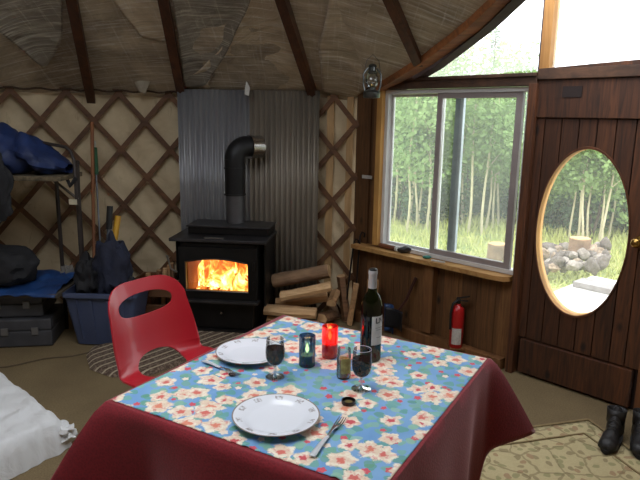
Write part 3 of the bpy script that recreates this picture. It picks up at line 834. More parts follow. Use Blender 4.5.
for k in range(26):
    x = -.183+(k % 13)*.0300+rg.uniform(-.012, .012); y = rg.uniform(-.06, -.01) if k < 13 else rg.uniform(.03, .11); h = rg.uniform(.12, .26) if k < 13 else rg.uniform(.28, .36)
    m = MB()
    def ff(u, v, x=x, y=y, h=h, k=k):
        r = .047*math.sin(PI*min(1, v*.9+.12))**.8*(1-v*.55)+.001; a = 2*PI*u
        return Vector((x+r*1.3*math.cos(a)+.03*math.sin(v*5+k)*v, y+r*.6*math.sin(a), .285+h*v))
    m.grid(ff, 12, 14, closeu=True); m.build('flame', flm, fire, world=False, smooth=True)
def ember():
    t = NT('ember'); v = t.coord(); n = t.noise(v, 22, 5, .7, 1.0)
    c = t.ramp(n, [(.35, (.5, .03, .0)), (.5, (1, .22, .03)), (.62, (1, .7, .25))]); s_ = t.ramp(n, [(.36, (.04, .04, .04)), (.5, (.35, .35, .35)), (.66, (1.6, 1.6, 1.6))])
    e = t.n('ShaderNodeEmission', Color=c, Strength=s_); t.t.links.new(e.outputs[0], t.out.inputs[0]); return t.m
emb = ember()
for a, b, r in (((-.19, -.02, .315), (.19, .02, .325), .036), ((-.12, .05, .37), (.20, -.03, .385), .03), ((-.2, -.08, .30), (.05, -.09, .30), .02)):
    m = MB(); m.tube([a, tuple((p+q)/2 for p, q in zip(a, b)), b], r, 12, wob=.3); m.build('burning_log', emb, fire, world=False, smooth=True)
M_ = Matrix.Translation(SO) @ Matrix.Rotation(SA, 4, 'Z')
# small tool lying on the stove top
mb = MB(); mb.box((-.03, -.20, .716), (.14, .03, .008), M_, bev=.002)
single(mb, 'metal_strip', plain('tin', (150, 146, 142), .3, .8), 'short pale metal strip lying on the front of the stove top', 'metal strip')

# mat in front of the stove
def mat_striped():
    t = NT('striped_mat'); v = t.coord((1, 1, 1), (0, 0, math.radians(38)))
    sp_ = t.n('ShaderNodeSeparateXYZ', Vector=v); w = t.math('FRACT', t.math('MULTIPLY', sp_.outputs[0], 15))
    n = t.noise(t.coord(), 55, 3, .7)
    st = t.math('MULTIPLY', t.math('LESS_THAN', w, .22), 1.0)
    base = t.mix(t.ramp(n, [(.45, (0, 0, 0)), (.6, (1, 1, 1))]), lin((78, 60, 48)), lin((122, 104, 88)))
    col = t.mix(st, base, lin((172, 158, 134))); t.pbr(col, .95, 0, t.bump(n, .6, .006)); return t.m
m_pts = [onz(*p) for p in [(86, 356), (92, 348), (130, 340), (200, 330), (248, 324), (262, 332), (225, 348), (190, 362), (150, 376), (112, 378), (90, 370)]]
mb = MB()
c = sum(m_pts, Vector())/len(m_pts)
def matfn(u, v):
    f = u*len(m_pts); i = int(f) % len(m_pts); g = f-int(f); p = m_pts[i].lerp(m_pts[(i+1) % len(m_pts)], g)
    q = c.lerp(p, v); q.z = .022*(1-max(0, v-.93)/.07)+.003; return q
mb.grid(matfn, 66, 20, closeu=True); bmesh.ops.remove_doubles(mb.b, verts=mb.b.verts, dist=1e-4)
single(mb, 'hearth_mat', mat_striped(), 'brown braided floor mat with pale stripes between stove and red chair', 'mat', smooth=True)

# firewood
lw = {k: wood('split_%s' % k, c, c2, 'x', 8, .8) for k, c, c2 in (('pale', (236, 198, 150), (200, 154, 106)), ('tan', (206, 162, 114), (164, 122, 82)), ('brown', (146, 106, 74), (104, 74, 50)))}
barkl = plain('log_bark', (156, 124, 94), .9, 0, (84, 62, 48), 9, (.4, 1, 1), bump=1.0, bscale=30)
endm = plain('log_end', (208, 172, 128), .8, 0, (172, 134, 92), 16)
def log(a, b, r, kind, label, seed=0, group='split firewood beside the stove', shape='wedge', name='firewood_log'):
    a, b = Vector(a), Vector(b); rg = random.Random(seed); root = thing(name, label, 'firewood', (a+b)/2-Vector((0, 0, r)), 0, group)
    d = (b-a).normalized(); s_ = d.cross(Vector((0, 0, 1))).normalized() if abs(d.z) < .9 else Vector((0, -1, 0)); u_ = s_.cross(d)
    if shape == 'round': sec = [(math.cos(2*PI*k/14)*r, math.sin(2*PI*k/14)*r*.85) for k in range(14)]
    elif shape == 'wedge': sec = [(-r, -r*.75), (r*.9, -r*.8), (r*1.15, -.1*r), (r*.5, r*.7), (-r*.8, r*.75)]
    else: sec = [(-r, -r*.6), (0, -r*.75), (r*.9, -r*.6), (r, r*.3), (.2*r, r*.8), (-r*.8, r*.5)]
    m = MB(); N = 9; rows = []
    for i in range(N):
        p = a.lerp(b, i/(N-1)); k_ = 1+.05*noise.noise(p*9)
        rows.append([m.b.verts.new(p+(s_*x+u_*y)*k_+Vector((0, 0, .006*noise.noise(p*12+Vector((j, seed, 0)))))) for j, (x, y) in enumerate(sec)])
    n = len(sec)
    for i in range(N-1):
        for j in range(n): m.b.faces.new((rows[i][j], rows[i][(j+1) % n], rows[i+1][(j+1) % n], rows[i+1][j]))
    m.b.faces.new(rows[0][::-1]); m.b.faces.new(rows[-1])
    m.build('bark' if shape == 'round' else 'split_wood', barkl if shape == 'round' else lw[kind], root)
    for e, dd in ((a, -d), (b, d)):
        m = MB(); m.prism([e+dd*.0005+(s_*x+u_*y)*.96 for x, y in sec], dd*.003); m.build('cut_end', endm, root)
    return root
def P(x, y, Y): return ony(x, y, Y)
log(P(274, 281, 4.42), P(329, 271, 4.36), .062, '', 'rough bark covered log on top of the firewood pile', 1, shape='round')
log(P(281, 296, 4.27), P(331, 286, 4.23), .036, 'pale', 'long pale split log just under the bark covered log', 2)
log(P(277, 303, 4.42), P(327, 296, 4.40), .054, 'tan', 'tan split log in the middle layer of the pile', 3, shape='b')
log(P(265, 309, 4.30), P(316, 313, 4.25), .042, 'pale', 'pale split log sticking out toward the stove in the pile', 4)
log(P(268, 320, 4.32), P(318, 325, 4.26), .042, 'tan', 'tan split log under the one sticking out toward the stove', 5, shape='b')
log(P(300, 331, 4.30), P(333, 331, 4.22), .040, 'pale', 'short pale log at the front foot of the pile', 6)
log(P(276, 333, 4.42), P(312, 336, 4.38), .046, 'brown', 'dark brown log at the bottom of the pile near stove', 7)
log(P(331, 303, 4.30), P(336, 292, 4.5), .036, 'tan', 'split log end pointing at the table from the pile', 8, shape='b')
log(P(322, 318, 4.30), P(333, 314, 4.48), .040, 'brown', 'shadowed log end low at the window side of the pile', 9)
for (x0, y0), (x1, y1), Y, r, k, l, sh in (((346, 334), (341, 276), 4.50, .045, 'brown', 'dark upright log leaning on the lattice beside the pile', 'b'),
                                       ((349, 330), (356, 284), 4.40, .026, 'tan', 'pale thin split log standing upright behind the wine bottle', 'wedge'),
                                       ((336, 334), (330, 300), 4.52, .04, 'brown', 'dark upright log between pile and lattice', 'round')):
    q = ony(x0, y0, Y); q.z = .01; log(q, ony(x1, y1, Y+.06), r, k, l, 20+x0, 'upright firewood by the lattice', sh)

# ------------------------------------------------------------------ left side: cardboard boxes, tote, shelf rack
cardb = plain('cardboard', (128, 94, 62), .85, 0, (104, 74, 48), 4)
woodb = wood('crate_wood', (120, 80, 48), (88, 56, 34), 'x', 5)
bx = thing('wooden_crate', 'open brown wooden crate of kindling behind the red chair', 'crate', (-1.17, 4.30, 0), math.radians(-3))
lp('crate_side', lambda m: (m.box((0, -.12, .11), (.36, .018, .20), bev=.002), m.box((0, -.12, .335), (.36, .018, .13), bev=.002), m.box((-.17, 0, .2), (.018, .24, .38)), m.box((.17, 0, .2), (.018, .24, .38)), m.box((0, .12, .2), (.36, .018, .38)), m.box((0, 0, .02), (.33, .23, .016))), woodb, bx)
for k in range(5):
    m = MB(); a = Vector((-1.17-.10+.05*k, 4.27+.02*(k % 2), .05)); log(a, a+Vector((.03*math.sin(k), .03, .36+.02*k)), .020, ['tan', 'brown', 'pale'][k % 3], 'thin split stick standing in the wooden crate', 40+k, 'kindling standing in the crate', name='kindling_stick')

tote = plain('tote_plastic', (72, 82, 112), .5, 0, (60, 70, 98), 3)
tt = thing('storage_tote', 'open blue plastic storage tote beside the red chair', 'tote', (-1.47, 4.02, 0), math.radians(-2))
def totefn(m):
    def ring(w, d, z): return [Vector((sx*w, sy*d, z)) for sx, sy in ((-1, -1), (1, -1), (1, 1), (-1, 1))]
    prof = [(.19, .125, .01), (.245, .165, .36), (.258, .178, .36), (.26, .18, .385), (.243, .163, .385), (.185, .12, .02)]
    rows = []
    for w, d, z in prof:
        pts = []
        for ci, (sx, sy) in enumerate(((-1, -1), (1, -1), (1, 1), (-1, 1))):
            for k in range(5):
                a = PI+ci*PI/2+k/4*PI/2; r = .03; pts.append(Vector((sx*(w-r)+r*math.cos(a), sy*(d-r)+r*math.sin(a), z)))
        rows.append([m.b.verts.new(p) for p in pts])
    n = 20
    for i in range(len(rows)-1):
        for j in range(n): m.b.faces.new((rows[i][j], rows[i][(j+1) % n], rows[i+1][(j+1) % n], rows[i+1][j]))
    m.b.faces.new(rows[0][::-1]); m.b.faces.new(rows[-1])
lp('bin_shell', totefn, tote, tt, smooth=True, ang=35)
lp('reinforcing_ribs', lambda m: [m.obox((x, -.130-.0, .05), (x*1.12, -.170, .34), .018, .01) for x in (-.14, -.05, .05, .14)], tote, tt)
lp('rim_lip', lambda m: m.box((0, -.185, .372), (.46, .012, .03), bev=.003), tote, tt)
navy = plain('navy_cloth', (38, 44, 66), .85, 0, (24, 26, 40), 8, bump=.6); blackc = plain('black_cloth', (30, 30, 34), .8, 0, (18, 18, 22), 8, bump=.6)
def lump(name, c, r, mat, label, cat, seed, M=None, group=None, amp=.2, sc=2.6):
    m = blob((0, 0, 0), r, seed, amp, sc, 4, M); shade_displace(m, .012, 14, seed)
    bmesh.ops.translate(m.b, vec=c, verts=m.b.verts); return single(m, name, mat, label, cat, group, smooth=True)
lump('backpack', (-1.43, 4.02, .50), (.12, .10, .24), navy, 'dark navy backpack stuffed upright in the blue tote', 'backpack', 3)
lump('black_bag', (-1.60, 4.02, .44), (.09, .10, .16), blackc, 'crumpled black bag in the tote against the tool handles', 'bag', 5)
lump('dark_glove', (-1.30, 4.0, .395), (.08, .08, .06), blackc, 'dark rumpled cloth over the tote edge by the chair', 'cloth', 6)
# long handled tools
def tool(name, label, pts, r, mat, extra=None, cat='tool'):
    root = thing(name, label, cat, pts[0]); m = MB(); m.tube(pts, r, 9); m.build('handle', mat, root, smooth=True)
    if extra: extra(root)
    return root
ash = wood('ash_handle', (168, 108, 62), (130, 78, 44), 'z', 3)
a, b = Vector((-1.63, 4.16, .05)), ony(92, 122, 4.50)
tool('broom', 'long bare wooden handle leaning on the lattice by the tote', [a, b], .013, ash, lambda r: part('broom_head', lambda m: m.box(a+Vector((0, 0, .0)), (.1, .04, .08), bev=.008), blackc, r))
a2, b2_ = Vector((-1.575, 4.20, .05)), ony(94.5, 145, 4.50)
def grn(r):
    d = (b2_-a2).normalized(); part('grip', lambda m: m.tube([b2_-d*.22, b2_-d*.02], .018, 9), plain('green_grip', (40, 96, 60), .5), r, smooth=True, label='green grip')
    part('tip', lambda m: m.tube([b2_-d*.02, b2_+d*.03], .010, 9), plain('white_tip', (190, 190, 180), .5), r, smooth=True)
tool('walking_pole', 'thin pole with a green grip beside the bare wooden handle', [a2, b2_], .007, plain('steel_pole', (130, 132, 138), .35, .7), grn)
def shovel(bottom, top, w, mat, gripm, label, gl):
    d = (Vector(top)-Vector(bottom)).normalized()
    root = tool('shovel', label, [bottom, top], .014, mat, None, 'shovel')
    part('grip', lambda m: m.tube([Vector(top)-d*gl, Vector(top)], .021, 10), gripm, root, smooth=True)
    part('blade', lambda m: m.box(Vector(bottom), (.14, .02, .14), bev=.01), plain('blade_steel', (90, 90, 94), .4, .7), root)
yel = plain('yellow_grip', (206, 156, 40), .45, 0, (186, 138, 34))
shovel((-1.505, 4.00, .10), tuple(ony(110, 206, 4.12)), .1, plain('dark_handle', (80, 86, 96), .5), plain('black_grip', (28, 28, 30), .5), 'tool with black grip and grey shaft standing in the tote', .16)
shovel((-1.50, 3.94, .10), tuple(ony(118, 216, 4.16)), .1, yel, yel, 'yellow handled tool standing in the tote', .17)

# shelf rack of tubing
tubem = plain('rack_tube', (66, 58, 54), .5, .3, (50, 42, 40), 8)
rack = thing('shelf_rack', 'tubular metal rack holding the blue sleeping bag above cases', 'rack', (-2.05, 4.05, 0))
def rp(name, pts, r, mat=tubem, **kw): return part(name, lambda m: m.tube(pts, r, 9), mat, rack, smooth=True, **kw)
zt = 1.15; xr = -1.66
rp('upright', [(-1.865, 4.22, .0), (-1.865, 4.22, zt-.02)], .014); rp('upright', [(-2.50, 4.05, .0), (-2.50, 4.05, zt-.02)], .014)
rp('upright', [(xr-.01, 4.10, .45), (xr-.01, 4.10, 1.08), (xr, 4.09, zt+.1)], .018); rp('upright', [(-2.52, 3.75, .0), (-2.52, 3.75, zt)], .014)
h0 = ony(44, 143, 4.05); h1 = ony(66, 147, 4.03); h2 = ony(74, 160, 4.0); h3 = ony(77, 205, 4.0); hb = ony(44, 162, 4.1)
rp('hoop', [hb, h0+Vector((-.03, 0, -.02)), h0, h1, h1+Vector((.03, 0, -.03)), h2, h3], .011)
rp('brace', [ony(48, 176, 4.05), ony(78, 199, 4.03)], .009, plain('brace_pale', (120, 110, 100), .5))
part('shelf_board', lambda m: m.box((-2.10, 4.02, zt-.0), (.86, .36, .03), bev=.004), plain('camo_trim', (122, 108, 84), .8, 0, (64, 58, 44), 40, bump=.2), rack, label='patterned padded shelf')
part('shelf_board', lambda m: m.box((-2.12, 4.00, .385), (.80, .44, .03), bev=.004), plain('shelf_dark', (84, 74, 62), .8, 0, (60, 52, 44), 6), rack, label='brown lower shelf')
part('tag_label', lambda m: m.box(tuple(ony(73, 202, 3.97)), (.055, .004, .035), bev=.001), plain('card', (206, 196, 170), .7), rack, label='small cream tag')
part('bag_strap', lambda m: m.tube([ony(66, 176, 3.99), ony(70, 186, 3.97), ony(76, 178, 3.97)], .014, 6), blackc, rack)
blue = plain('sleeping_bag_nylon', (34, 56, 108), .6, 0, (20, 34, 70), 6, bump=.8, bscale=9)
def sleepfn(u, v):
    # soft quilted bag lying on the rack
    x = -2.52+.84*u; a = 2*PI*v; prof = math.sin(PI*min(1, max(0, (1-u)*1.0+.06)))**.5 if u > .5 else 1
    r = .17*(1-.62*u**2.2)*(prof if u > .5 else 1)+.004
    k = 1+.12*math.sin(u*26+2*math.sin(a))*.5+.34*noise.noise(Vector((u*9, math.sin(a)*2, math.cos(a)*2)))+.10*noise.noise(Vector((u*26, math.sin(a)*5, math.cos(a)*5)))
    return Vector((x, 4.02+.17*math.cos(a)*k*min(1, r/.08), zt+.02+max(0, r+r*math.sin(a)*k)*.98))
mb = MB(); mb.grid(lambda u, v: sleepfn(v, u), 28, 60, closeu=True)
single(mb, 'sleeping_bag', blue, 'blue nylon sleeping bag lying on the padded top shelf', 'sleeping bag', smooth=True)
lump('dark_jacket', (-2.10, 3.80, 1.10), (.13, .05, .26), blackc, 'black jacket hanging over the top shelf edge', 'jacket', 8, amp=.14)
# lower shelf contents
tarp = plain('blue_tarp', (34, 78, 138), .5, 0, (22, 50, 96), 5, bump=.3)
def tarpfn(u, v):
    x = -2.35+.62*u; y = 3.76+.40*v; return Vector((x, y, .405+.035*abs(noise.noise(Vector((u*5, v*4, 2))))+.055*(1-abs(u-.6))*v-.04*max(0, .12-v)*5))
mb = MB(); mb.grid(tarpfn, 30, 20); single(mb, 'blue_tarp', tarp, 'bright blue tarp folded on the lower rack shelf', 'tarp', smooth=True, solid=.004)
lump('duffel_bag', (-2.18, 3.90, .55), (.29, .17, .15), blackc, 'black duffel bag on the blue tarp', 'duffel bag', 11, amp=.12)
casem = plain('case_grey', (76, 76, 80), .6, 0, (58, 58, 62), 8, bump=.2)
def case(loc, sz, label):
    root = thing('hard_case', label, 'case', loc, math.radians(9)); x, y, z = sz
    lp('case_base', lambda m: m.box((0, 0, z*.3), (x, y, z*.56), bev=.012), casem, root); lp('case_lid', lambda m: m.box((0, 0, z*.79), (x, y, z*.40), bev=.012), casem, root)
    for sx in (-.32, .02, .33): lp('latch', lambda m: m.box((x*sx, -y/2-.006, z*.58), (.045, .012, .05), bev=.003), plain('latch_grey', (128, 126, 124), .4, .3), root)
    lp('carry_handle', lambda m: m.tube([(-.08-.06, -y/2-.0, z*.42), (-.14, -y/2-.02, z*.42), (-.02, -y/2-.02, z*.42), (-.02, -y/2, z*.42)], .007, 8), casem, root, smooth=True)
case((-2.15, 4.00, 0), (.62, .36, .20), 'grey hard case on the floor, lowest under the rack')
case((-2.20, 4.02, .202), (.60, .34, .155), 'dark hard case stacked on the lowest case under the rack')
lump('clear_bag', (-1.80, 4.16, .38), (.06, .05, .12), plain('clear_plastic_bag', (150, 146, 138), .25, 0, (110, 106, 100), 12, bump=.6), 'crumpled grey plastic bag hanging between rack and tote', 'plastic bag', 15, amp=.25)

# ------------------------------------------------------------------ table
TA = math.radians(-30); TC = Vector((-.005, 1.80, 0)); TU, TV, TZ = .435, .465, .745   # half sizes along u (right) and v (away)
table = thing('dining_table', 'square wooden table hidden under the maroon cloth', 'table', TC, TA)
legm = wood('table_wood', (120, 84, 52), (90, 60, 36), 'z', 4)
lp('tabletop', lambda m: m.box((0, 0, TZ-.018), (TU*2-.012, TV*2-.012, .026), bev=.004), legm, table)
for sx in (-1, 1):
    for sy in (-1, 1): lp('leg', lambda m: m.box((sx*(TU-.07), sy*(TV-.07), (TZ-.032)/2), (.045, .045, TZ-.032), bev=.004), legm, table)
def TW(u, v, z=0.0):
    c, s_ = math.cos(TA), math.sin(TA); return Vector((TC.x+u*c-v*s_, TC.y+u*s_+v*c, z))
def cloth_mat(name, c, c2, weave=True):
    t = NT(name); tc_ = t.coord((150, 150, 150)); ck = t.n('ShaderNodeTexVoronoi', Vector=tc_, Scale=1.0).outputs[0]
    n = t.noise(t.coord(), 3, 3); col = t.mix(t.ramp(n, [(.3, (0, 0, 0)), (.7, (1, 1, 1))]), lin(c), lin(c2))
    col = t.mix(1.0, col, t.ramp(ck, [(.1, (.8, .8, .8)), (.7, (1.12, 1.12, 1.12))]), 'MULTIPLY')
    t.pbr(col, .85, 0, t.bump(ck, .25, .002), **{'Subsurface__Weight': 0.0}) if False else None
    d = t.n('ShaderNodeBsdfPrincipled'); t.set(d, 'Base Color', col); t.set(d, 'Roughness', .8); t.set(d, 'Normal', t.bump(ck, .25, .002))
    t.set(d, 'Sheen Weight', .8); t.set(d, 'Sheen Roughness', .4); t.set(d, 'Sheen Tint', (1, .62, .66, 1))
    q = t.n('ShaderNodeBsdfTranslucent', Color=col); mx = t.n('ShaderNodeMixShader', i0=.22, i1=d.outputs[0], i2=q.outputs[0]); t.t.links.new(mx.outputs[0], t.out.inputs[0]); return t.m
maroon = cloth_mat('maroon_cloth', (150, 32, 44), (132, 26, 38))
# cloth: flat top then hanging sides; param s runs round the perimeter
def cloth():
    mb = MB(); RC = .03; rows = []
    U, V = TU+.004, TV+.004
    per = []   # (u, v, nu, nv, drop, flare)
    def drop_at(u, v):
        pass
    sides = [((-U, -V), (U, -V), (0, -1)), ((U, -V), (U, V), (1, 0)), ((U, V), (-U, V), (0, 1)), ((-U, V), (-U, -V), (-1, 0))]
    drops = [.27, .50, .29, .26]; corner_len = [.38, .305, .34, .34]     # corner after each side: near-right, far-right, far-left, near-left
    cf = [.10, .125, .10, .15]
    NS = 150
    for i, (a, b, n) in enumerate(sides):
        for k in range(NS):
            f = k/NS; u = a[0]+(b[0]-a[0])*f; v = a[1]+(b[1]-a[1])*f; L = math.hypot(b[0]-a[0], b[1]-a[1])
            d0, d1 = f*L, (1-f)*L
            pc, nc = (i-1) % 4, i
            w0, w1 = math.exp(-(d0/(.035 if pc == 1 else .11))**2), math.exp(-(d1/(.035 if nc == 1 else .11))**2)
            dr_ = drops[i]
            g0, g1 = math.exp(-(d0/(.06 if pc == 1 else .10))**4), math.exp(-(d1/(.075 if nc == 1 else .10))**4)
            dr_ = dr_+(corner_len[pc]-dr_)*g0+(corner_len[nc]-dr_)*g1
            nx, ny = n; pn, nn = sides[pc][2], sides[(i+1) % 4][2]
            nx += pn[0]*w0*.98+nn[0]*w1*.98; ny += pn[1]*w0*.98+nn[1]*w1*.98
            q0_, q1_ = (.028 if pc == 1 else .055), (.028 if nc == 1 else .055)
            fl = .012+cf[pc]*math.exp(-(d0/q0_)**2)+cf[nc]*math.exp(-(d1/q1_)**2)
            fl -= .03*(math.exp(-((d0-.16)/.07)**2)+math.exp(-((d1-.16)/.07)**2))
            fl += (.010 if i != 1 else .004)*math.sin((u+v)*21+i)
            per.append((u, v, nx, ny, dr_, fl))
    NL = 16
    for j in range(NL+1):
        ring = []
        for (u, v, nx, ny, dr_, fl) in per:
            if j == 0: p = TW(u*.985, v*.985, TZ+.003)
            elif j == 1: p = TW(u*.996, v*.996, TZ+.0015)
            else:
                f = (j-1)/(NL-1); p = TW(u+nx*(.006+fl*f**.9), v+ny*(.006+fl*f**.9), TZ-.004-dr_*f)
            ring.append(mb.b.verts.new(p))
        rows.append(ring)
    n = len(per)
    for j in range(NL):
        for k in range(n): mb.b.faces.new((rows[j][k], rows[j][(k+1) % n], rows[j+1][(k+1) % n], rows[j+1][k]))
    mb.b.faces.new(rows[0])
    return mb
tc_ob = cloth().build('tablecloth', maroon, smooth=True, solid=.0016, ang=60); center_origin(tc_ob)
tag(tc_ob, 'maroon woven tablecloth hanging over the dining table edges', 'tablecloth')

# floral runner
def floral():
    t = NT('floral_cotton'); v0 = t.coord((1, 1, 0.0))
    nz = t.n('ShaderNodeTexNoise', Vector=v0, Scale=26.0, Detail=2.0).outputs[1]
    off = t.n('ShaderNodeVectorMath', _operation='SCALE', i0=nz); off.inputs['Scale'].default_value = .010
    vv = t.n('ShaderNodeVectorMath', _operation='ADD', i0=v0, i1=off.outputs[0]).outputs[0]
    base = t.mix(t.ramp(t.noise(v0, 5, 3), [(.35, (0, 0, 0)), (.65, (1, 1, 1))]), lin((104, 150, 198)), lin((126, 168, 208)))
    def layer(scale, r0, petals, inner, seedoff, jitter=.75):
        sc = t.n('ShaderNodeVectorMath', _operation='MULTIPLY_ADD', i0=vv, i1=(scale, scale, 0), i2=(seedoff, seedoff*.7, 0)).outputs[0]
        vo = t.n('ShaderNodeTexVoronoi', _voronoi_dimensions='2D', Vector=sc, Scale=1.0, Randomness=jitter)
        d = t.n('ShaderNodeVectorMath', _operation='SUBTRACT', i0=sc, i1=vo.outputs['Position']).outputs[0]
        sp_ = t.n('ShaderNodeSeparateXYZ', Vector=d); ang = t.math('ARCTAN2', sp_.outputs[1], sp_.outputs[0])
        rn = t.n('ShaderNodeSeparateColor', i0=vo.outputs['Color'])
        ph = t.math('MULTIPLY', rn.outputs[0], 6.28)
        pet = t.math('COSINE', t.math('ADD', t.math('MULTIPLY', ang, petals), ph))
        rad = t.math('MULTIPLY', t.math('ADD', t.math('MULTIPLY', pet, .13), .87), t.math('ADD', t.math('MULTIPLY', rn.outputs[1], r0*.45), r0*.75))
        q = t.math('DIVIDE', vo.outputs['Distance'], rad)
        return q, rn, ang
    # leaves first
    q, rn, ang = layer(24, .40, 3.0, 0, 3.3, .9)
    col = t.mix(t.math('MULTIPLY', t.math('LESS_THAN', q, 1.0), .7), base, t.mix(rn.outputs[2], lin((84, 152, 124)), lin((130, 182, 148))))
    q, rn, ang = layer(17, .40, 2.0, 0, 8.1, .9)
    col = t.mix(t.math('MULTIPLY', t.math('LESS_THAN', q, .72), .7), col, t.mix(rn.outputs[2], lin((78, 142, 108)), lin((150, 190, 164))))
    # small buds
    q, rn, ang = layer(18, .26, 5.0, 0, 5.7, 1.0)
    bud = t.mix(t.math('GREATER_THAN', rn.outputs[2], .7), lin((206, 84, 98)), lin((232, 214, 196)))
    col = t.mix(t.math('MULTIPLY', t.math('LESS_THAN', q, .8), t.math('LESS_THAN', rn.outputs[0], .55)), col, bud)
    # big blossoms: cream petals smudged with rose, crimson hearts
    mott = t.noise(v0, 62, 4, .75, .8); mott2 = t.noise(v0, 34, 3, .7, .5)
    for sc, so, r0, pr in ((10.2, 1.2, .42, .75), (8.6, 6.4, .38, .62)):
        q, rn, ang = layer(sc, r0, 5.0, 0, so, .85)
        on = t.math('LESS_THAN', rn.outputs[2], pr)
        body_ = t.mix(t.ramp(mott2, [(.42, (0, 0, 0)), (.56, (.85, .85, .85))]), lin((236, 226, 206)), lin((222, 196, 170)))
        body_ = t.mix(t.ramp(mott, [(.53, (0, 0, 0)), (.63, (.75, .75, .75))]), body_, t.mix(rn.outputs[0], lin((222, 150, 140)), lin((204, 84, 96))))
        core = t.ramp(t.math('ADD', q, t.math('MULTIPLY', t.math('SUBTRACT', mott2, .5), 1.2)), [(.22, (1, 1, 1)), (.40, (0, 0, 0))])
        cen = t.mix(core, body_, t.mix(rn.outputs[1], lin((196, 62, 82)), lin((222, 140, 110))))
        edge_ = t.ramp(t.math('ADD', q, t.math('MULTIPLY', t.math('SUBTRACT', mott, .5), .9)), [(.86, (1, 1, 1)), (1.0, (0, 0, 0))])
        col = t.mix(t.math('MULTIPLY', edge_, on), col, cen)
    wv = t.noise(t.coord((300, 300, 300)), 1.0, 2)
    d = t.n('ShaderNodeBsdfPrincipled'); t.set(d, 'Base Color', col); t.set(d, 'Roughness', .8); t.set(d, 'Normal', t.bump(wv, .15, .001))
    t.t.links.new(d.outputs[0], t.out.inputs[0]); return t.m
ZR = TZ+.0055
corners = [onz(109, 399, ZR), onz(338, 481, ZR), None, onz(489, 359, ZR), onz(287, 316, ZR)]
# near-right corner: meet of near edge and right edge just outside the frame
e1, e2 = onz(160, 417, ZR), onz(329, 476, ZR); f1, f2 = onz(489, 360, ZR), onz(391, 479, ZR)
def meet(a, b, c, d):
    x1, y1, x2, y2, x3, y3, x4, y4 = a.x, a.y, b.x, b.y, c.x, c.y, d.x, d.y
    D = (x1-x2)*(y3-y4)-(y1-y2)*(x3-x4)
    return Vector((((x1*y2-y1*x2)*(x3-x4)-(x1-x2)*(x3*y4-y3*x4))/D, ((x1*y2-y1*x2)*(y3-y4)-(y1-y2)*(x3*y4-y3*x4))/D, ZR))
cA, cC, cD = corners[0], corners[3], corners[4]; cB = meet(e1, e2, f1, f2)
def clamp_table(p):
    d = p-TC; c, s_ = math.cos(TA), math.sin(TA); u, v = d.x*c+d.y*s_, -d.x*s_+d.y*c
    return TW(max(-TU*.985, min(TU*.985, u)), max(-TV*.985, min(TV*.985, v)), ZR)
cA, cB, cC, cD = [clamp_table(p) for p in (cA, cB, cC, cD)]
mb = MB(); fold = [(.33, .9, .0030, .22), (.62, .7, .0026, .1), (.82, 1.0, .0034, -.1)]
def runfn(u, v):
    p = cA.lerp(cB, u).lerp(cD.lerp(cC, u), v)
    z = 0.0
    for a, sl, am, tilt in fold: z += am*math.exp(-((u-a-tilt*(v-.5))/.012)**2)*(1-.6*v)
    z += .0022*math.exp(-((v-.35-.1*u)/.012)**2)*u
    e = .0022*noise.noise(Vector((u*60, v*60, 0))) if u in (0, 1) or v in (0, 1) else 0
    q = clamp_table(p+Vector((e, e, 0))); q.z = ZR+z; return q
mb.grid(runfn, 150, 130)
run = mb.build('floral_cloth', floral(), smooth=True, solid=.0012); center_origin(run)
tag(run, 'blue cotton cloth with cream and red flowers covering the tabletop', 'cloth')
ZT0 = ZR+.0022

# plates
def plate_mat():
    t = NT('plate_glaze'); tc_ = t.n('ShaderNodeTexCoord'); sp_ = t.n('ShaderNodeSeparateXYZ', Vector=tc_.outputs['Object'])
    ang = t.math('ARCTAN2', sp_.outputs[1], sp_.outputs[0]); r = t.math('SQRT', t.math('ADD', t.math('MULTIPLY', sp_.outputs[0], sp_.outputs[0]), t.math('MULTIPLY', sp_.outputs[1], sp_.outputs[1])))
    band = t.math('MULTIPLY', t.math('GREATER_THAN', r, .094), t.math('LESS_THAN', r, .110))
    per = t.math('GREATER_THAN', t.math('COSINE', t.math('MULTIPLY', ang, 10)), .45)
    n = t.noise(tc_.outputs['Object'], 120, 3, .7); f = t.math('MULTIPLY', t.math('MULTIPLY', band, per), t.ramp(n, [(.4, (0, 0, 0)), (.6, (1, 1, 1))]))
    col = t.mix(f, lin((228, 230, 236)), lin((158, 152, 150))); col = t.mix(t.math('GREATER_THAN', r, .1165), col, lin((150, 140, 132)))
    t.pbr(col, .15, 0, None, **{'Coat Weight': .4}); return t.m
platem = plate_mat()
def make_plate(loc, label, rot=0):
    m = MB(); m.lathe([(0, .004), (.070, .004), (.080, .006), (.090, .012), (.1185, .0185), (.1205, .0185), (.119, .0160), (.092, .0085), (.078, .0015), (.070, 0), (0, 0)], n=72)
    o = m.build('dinner_plate', platem, smooth=True, ang=60); o.location = loc; o.rotation_euler = (0, 0, rot); return tag(o, label, 'plate', 'dinner plates on the table')
make_plate(onz(276, 417, ZT0+.010)+Vector((0, 0, -.008)), 'white dinner plate with rim sprigs nearest the fork and table edge', .3)
make_plate(onz(250.5, 353, ZT0+.010)+Vector((0, 0, -.008)), 'white dinner plate on the red chair side of the candles', .9)

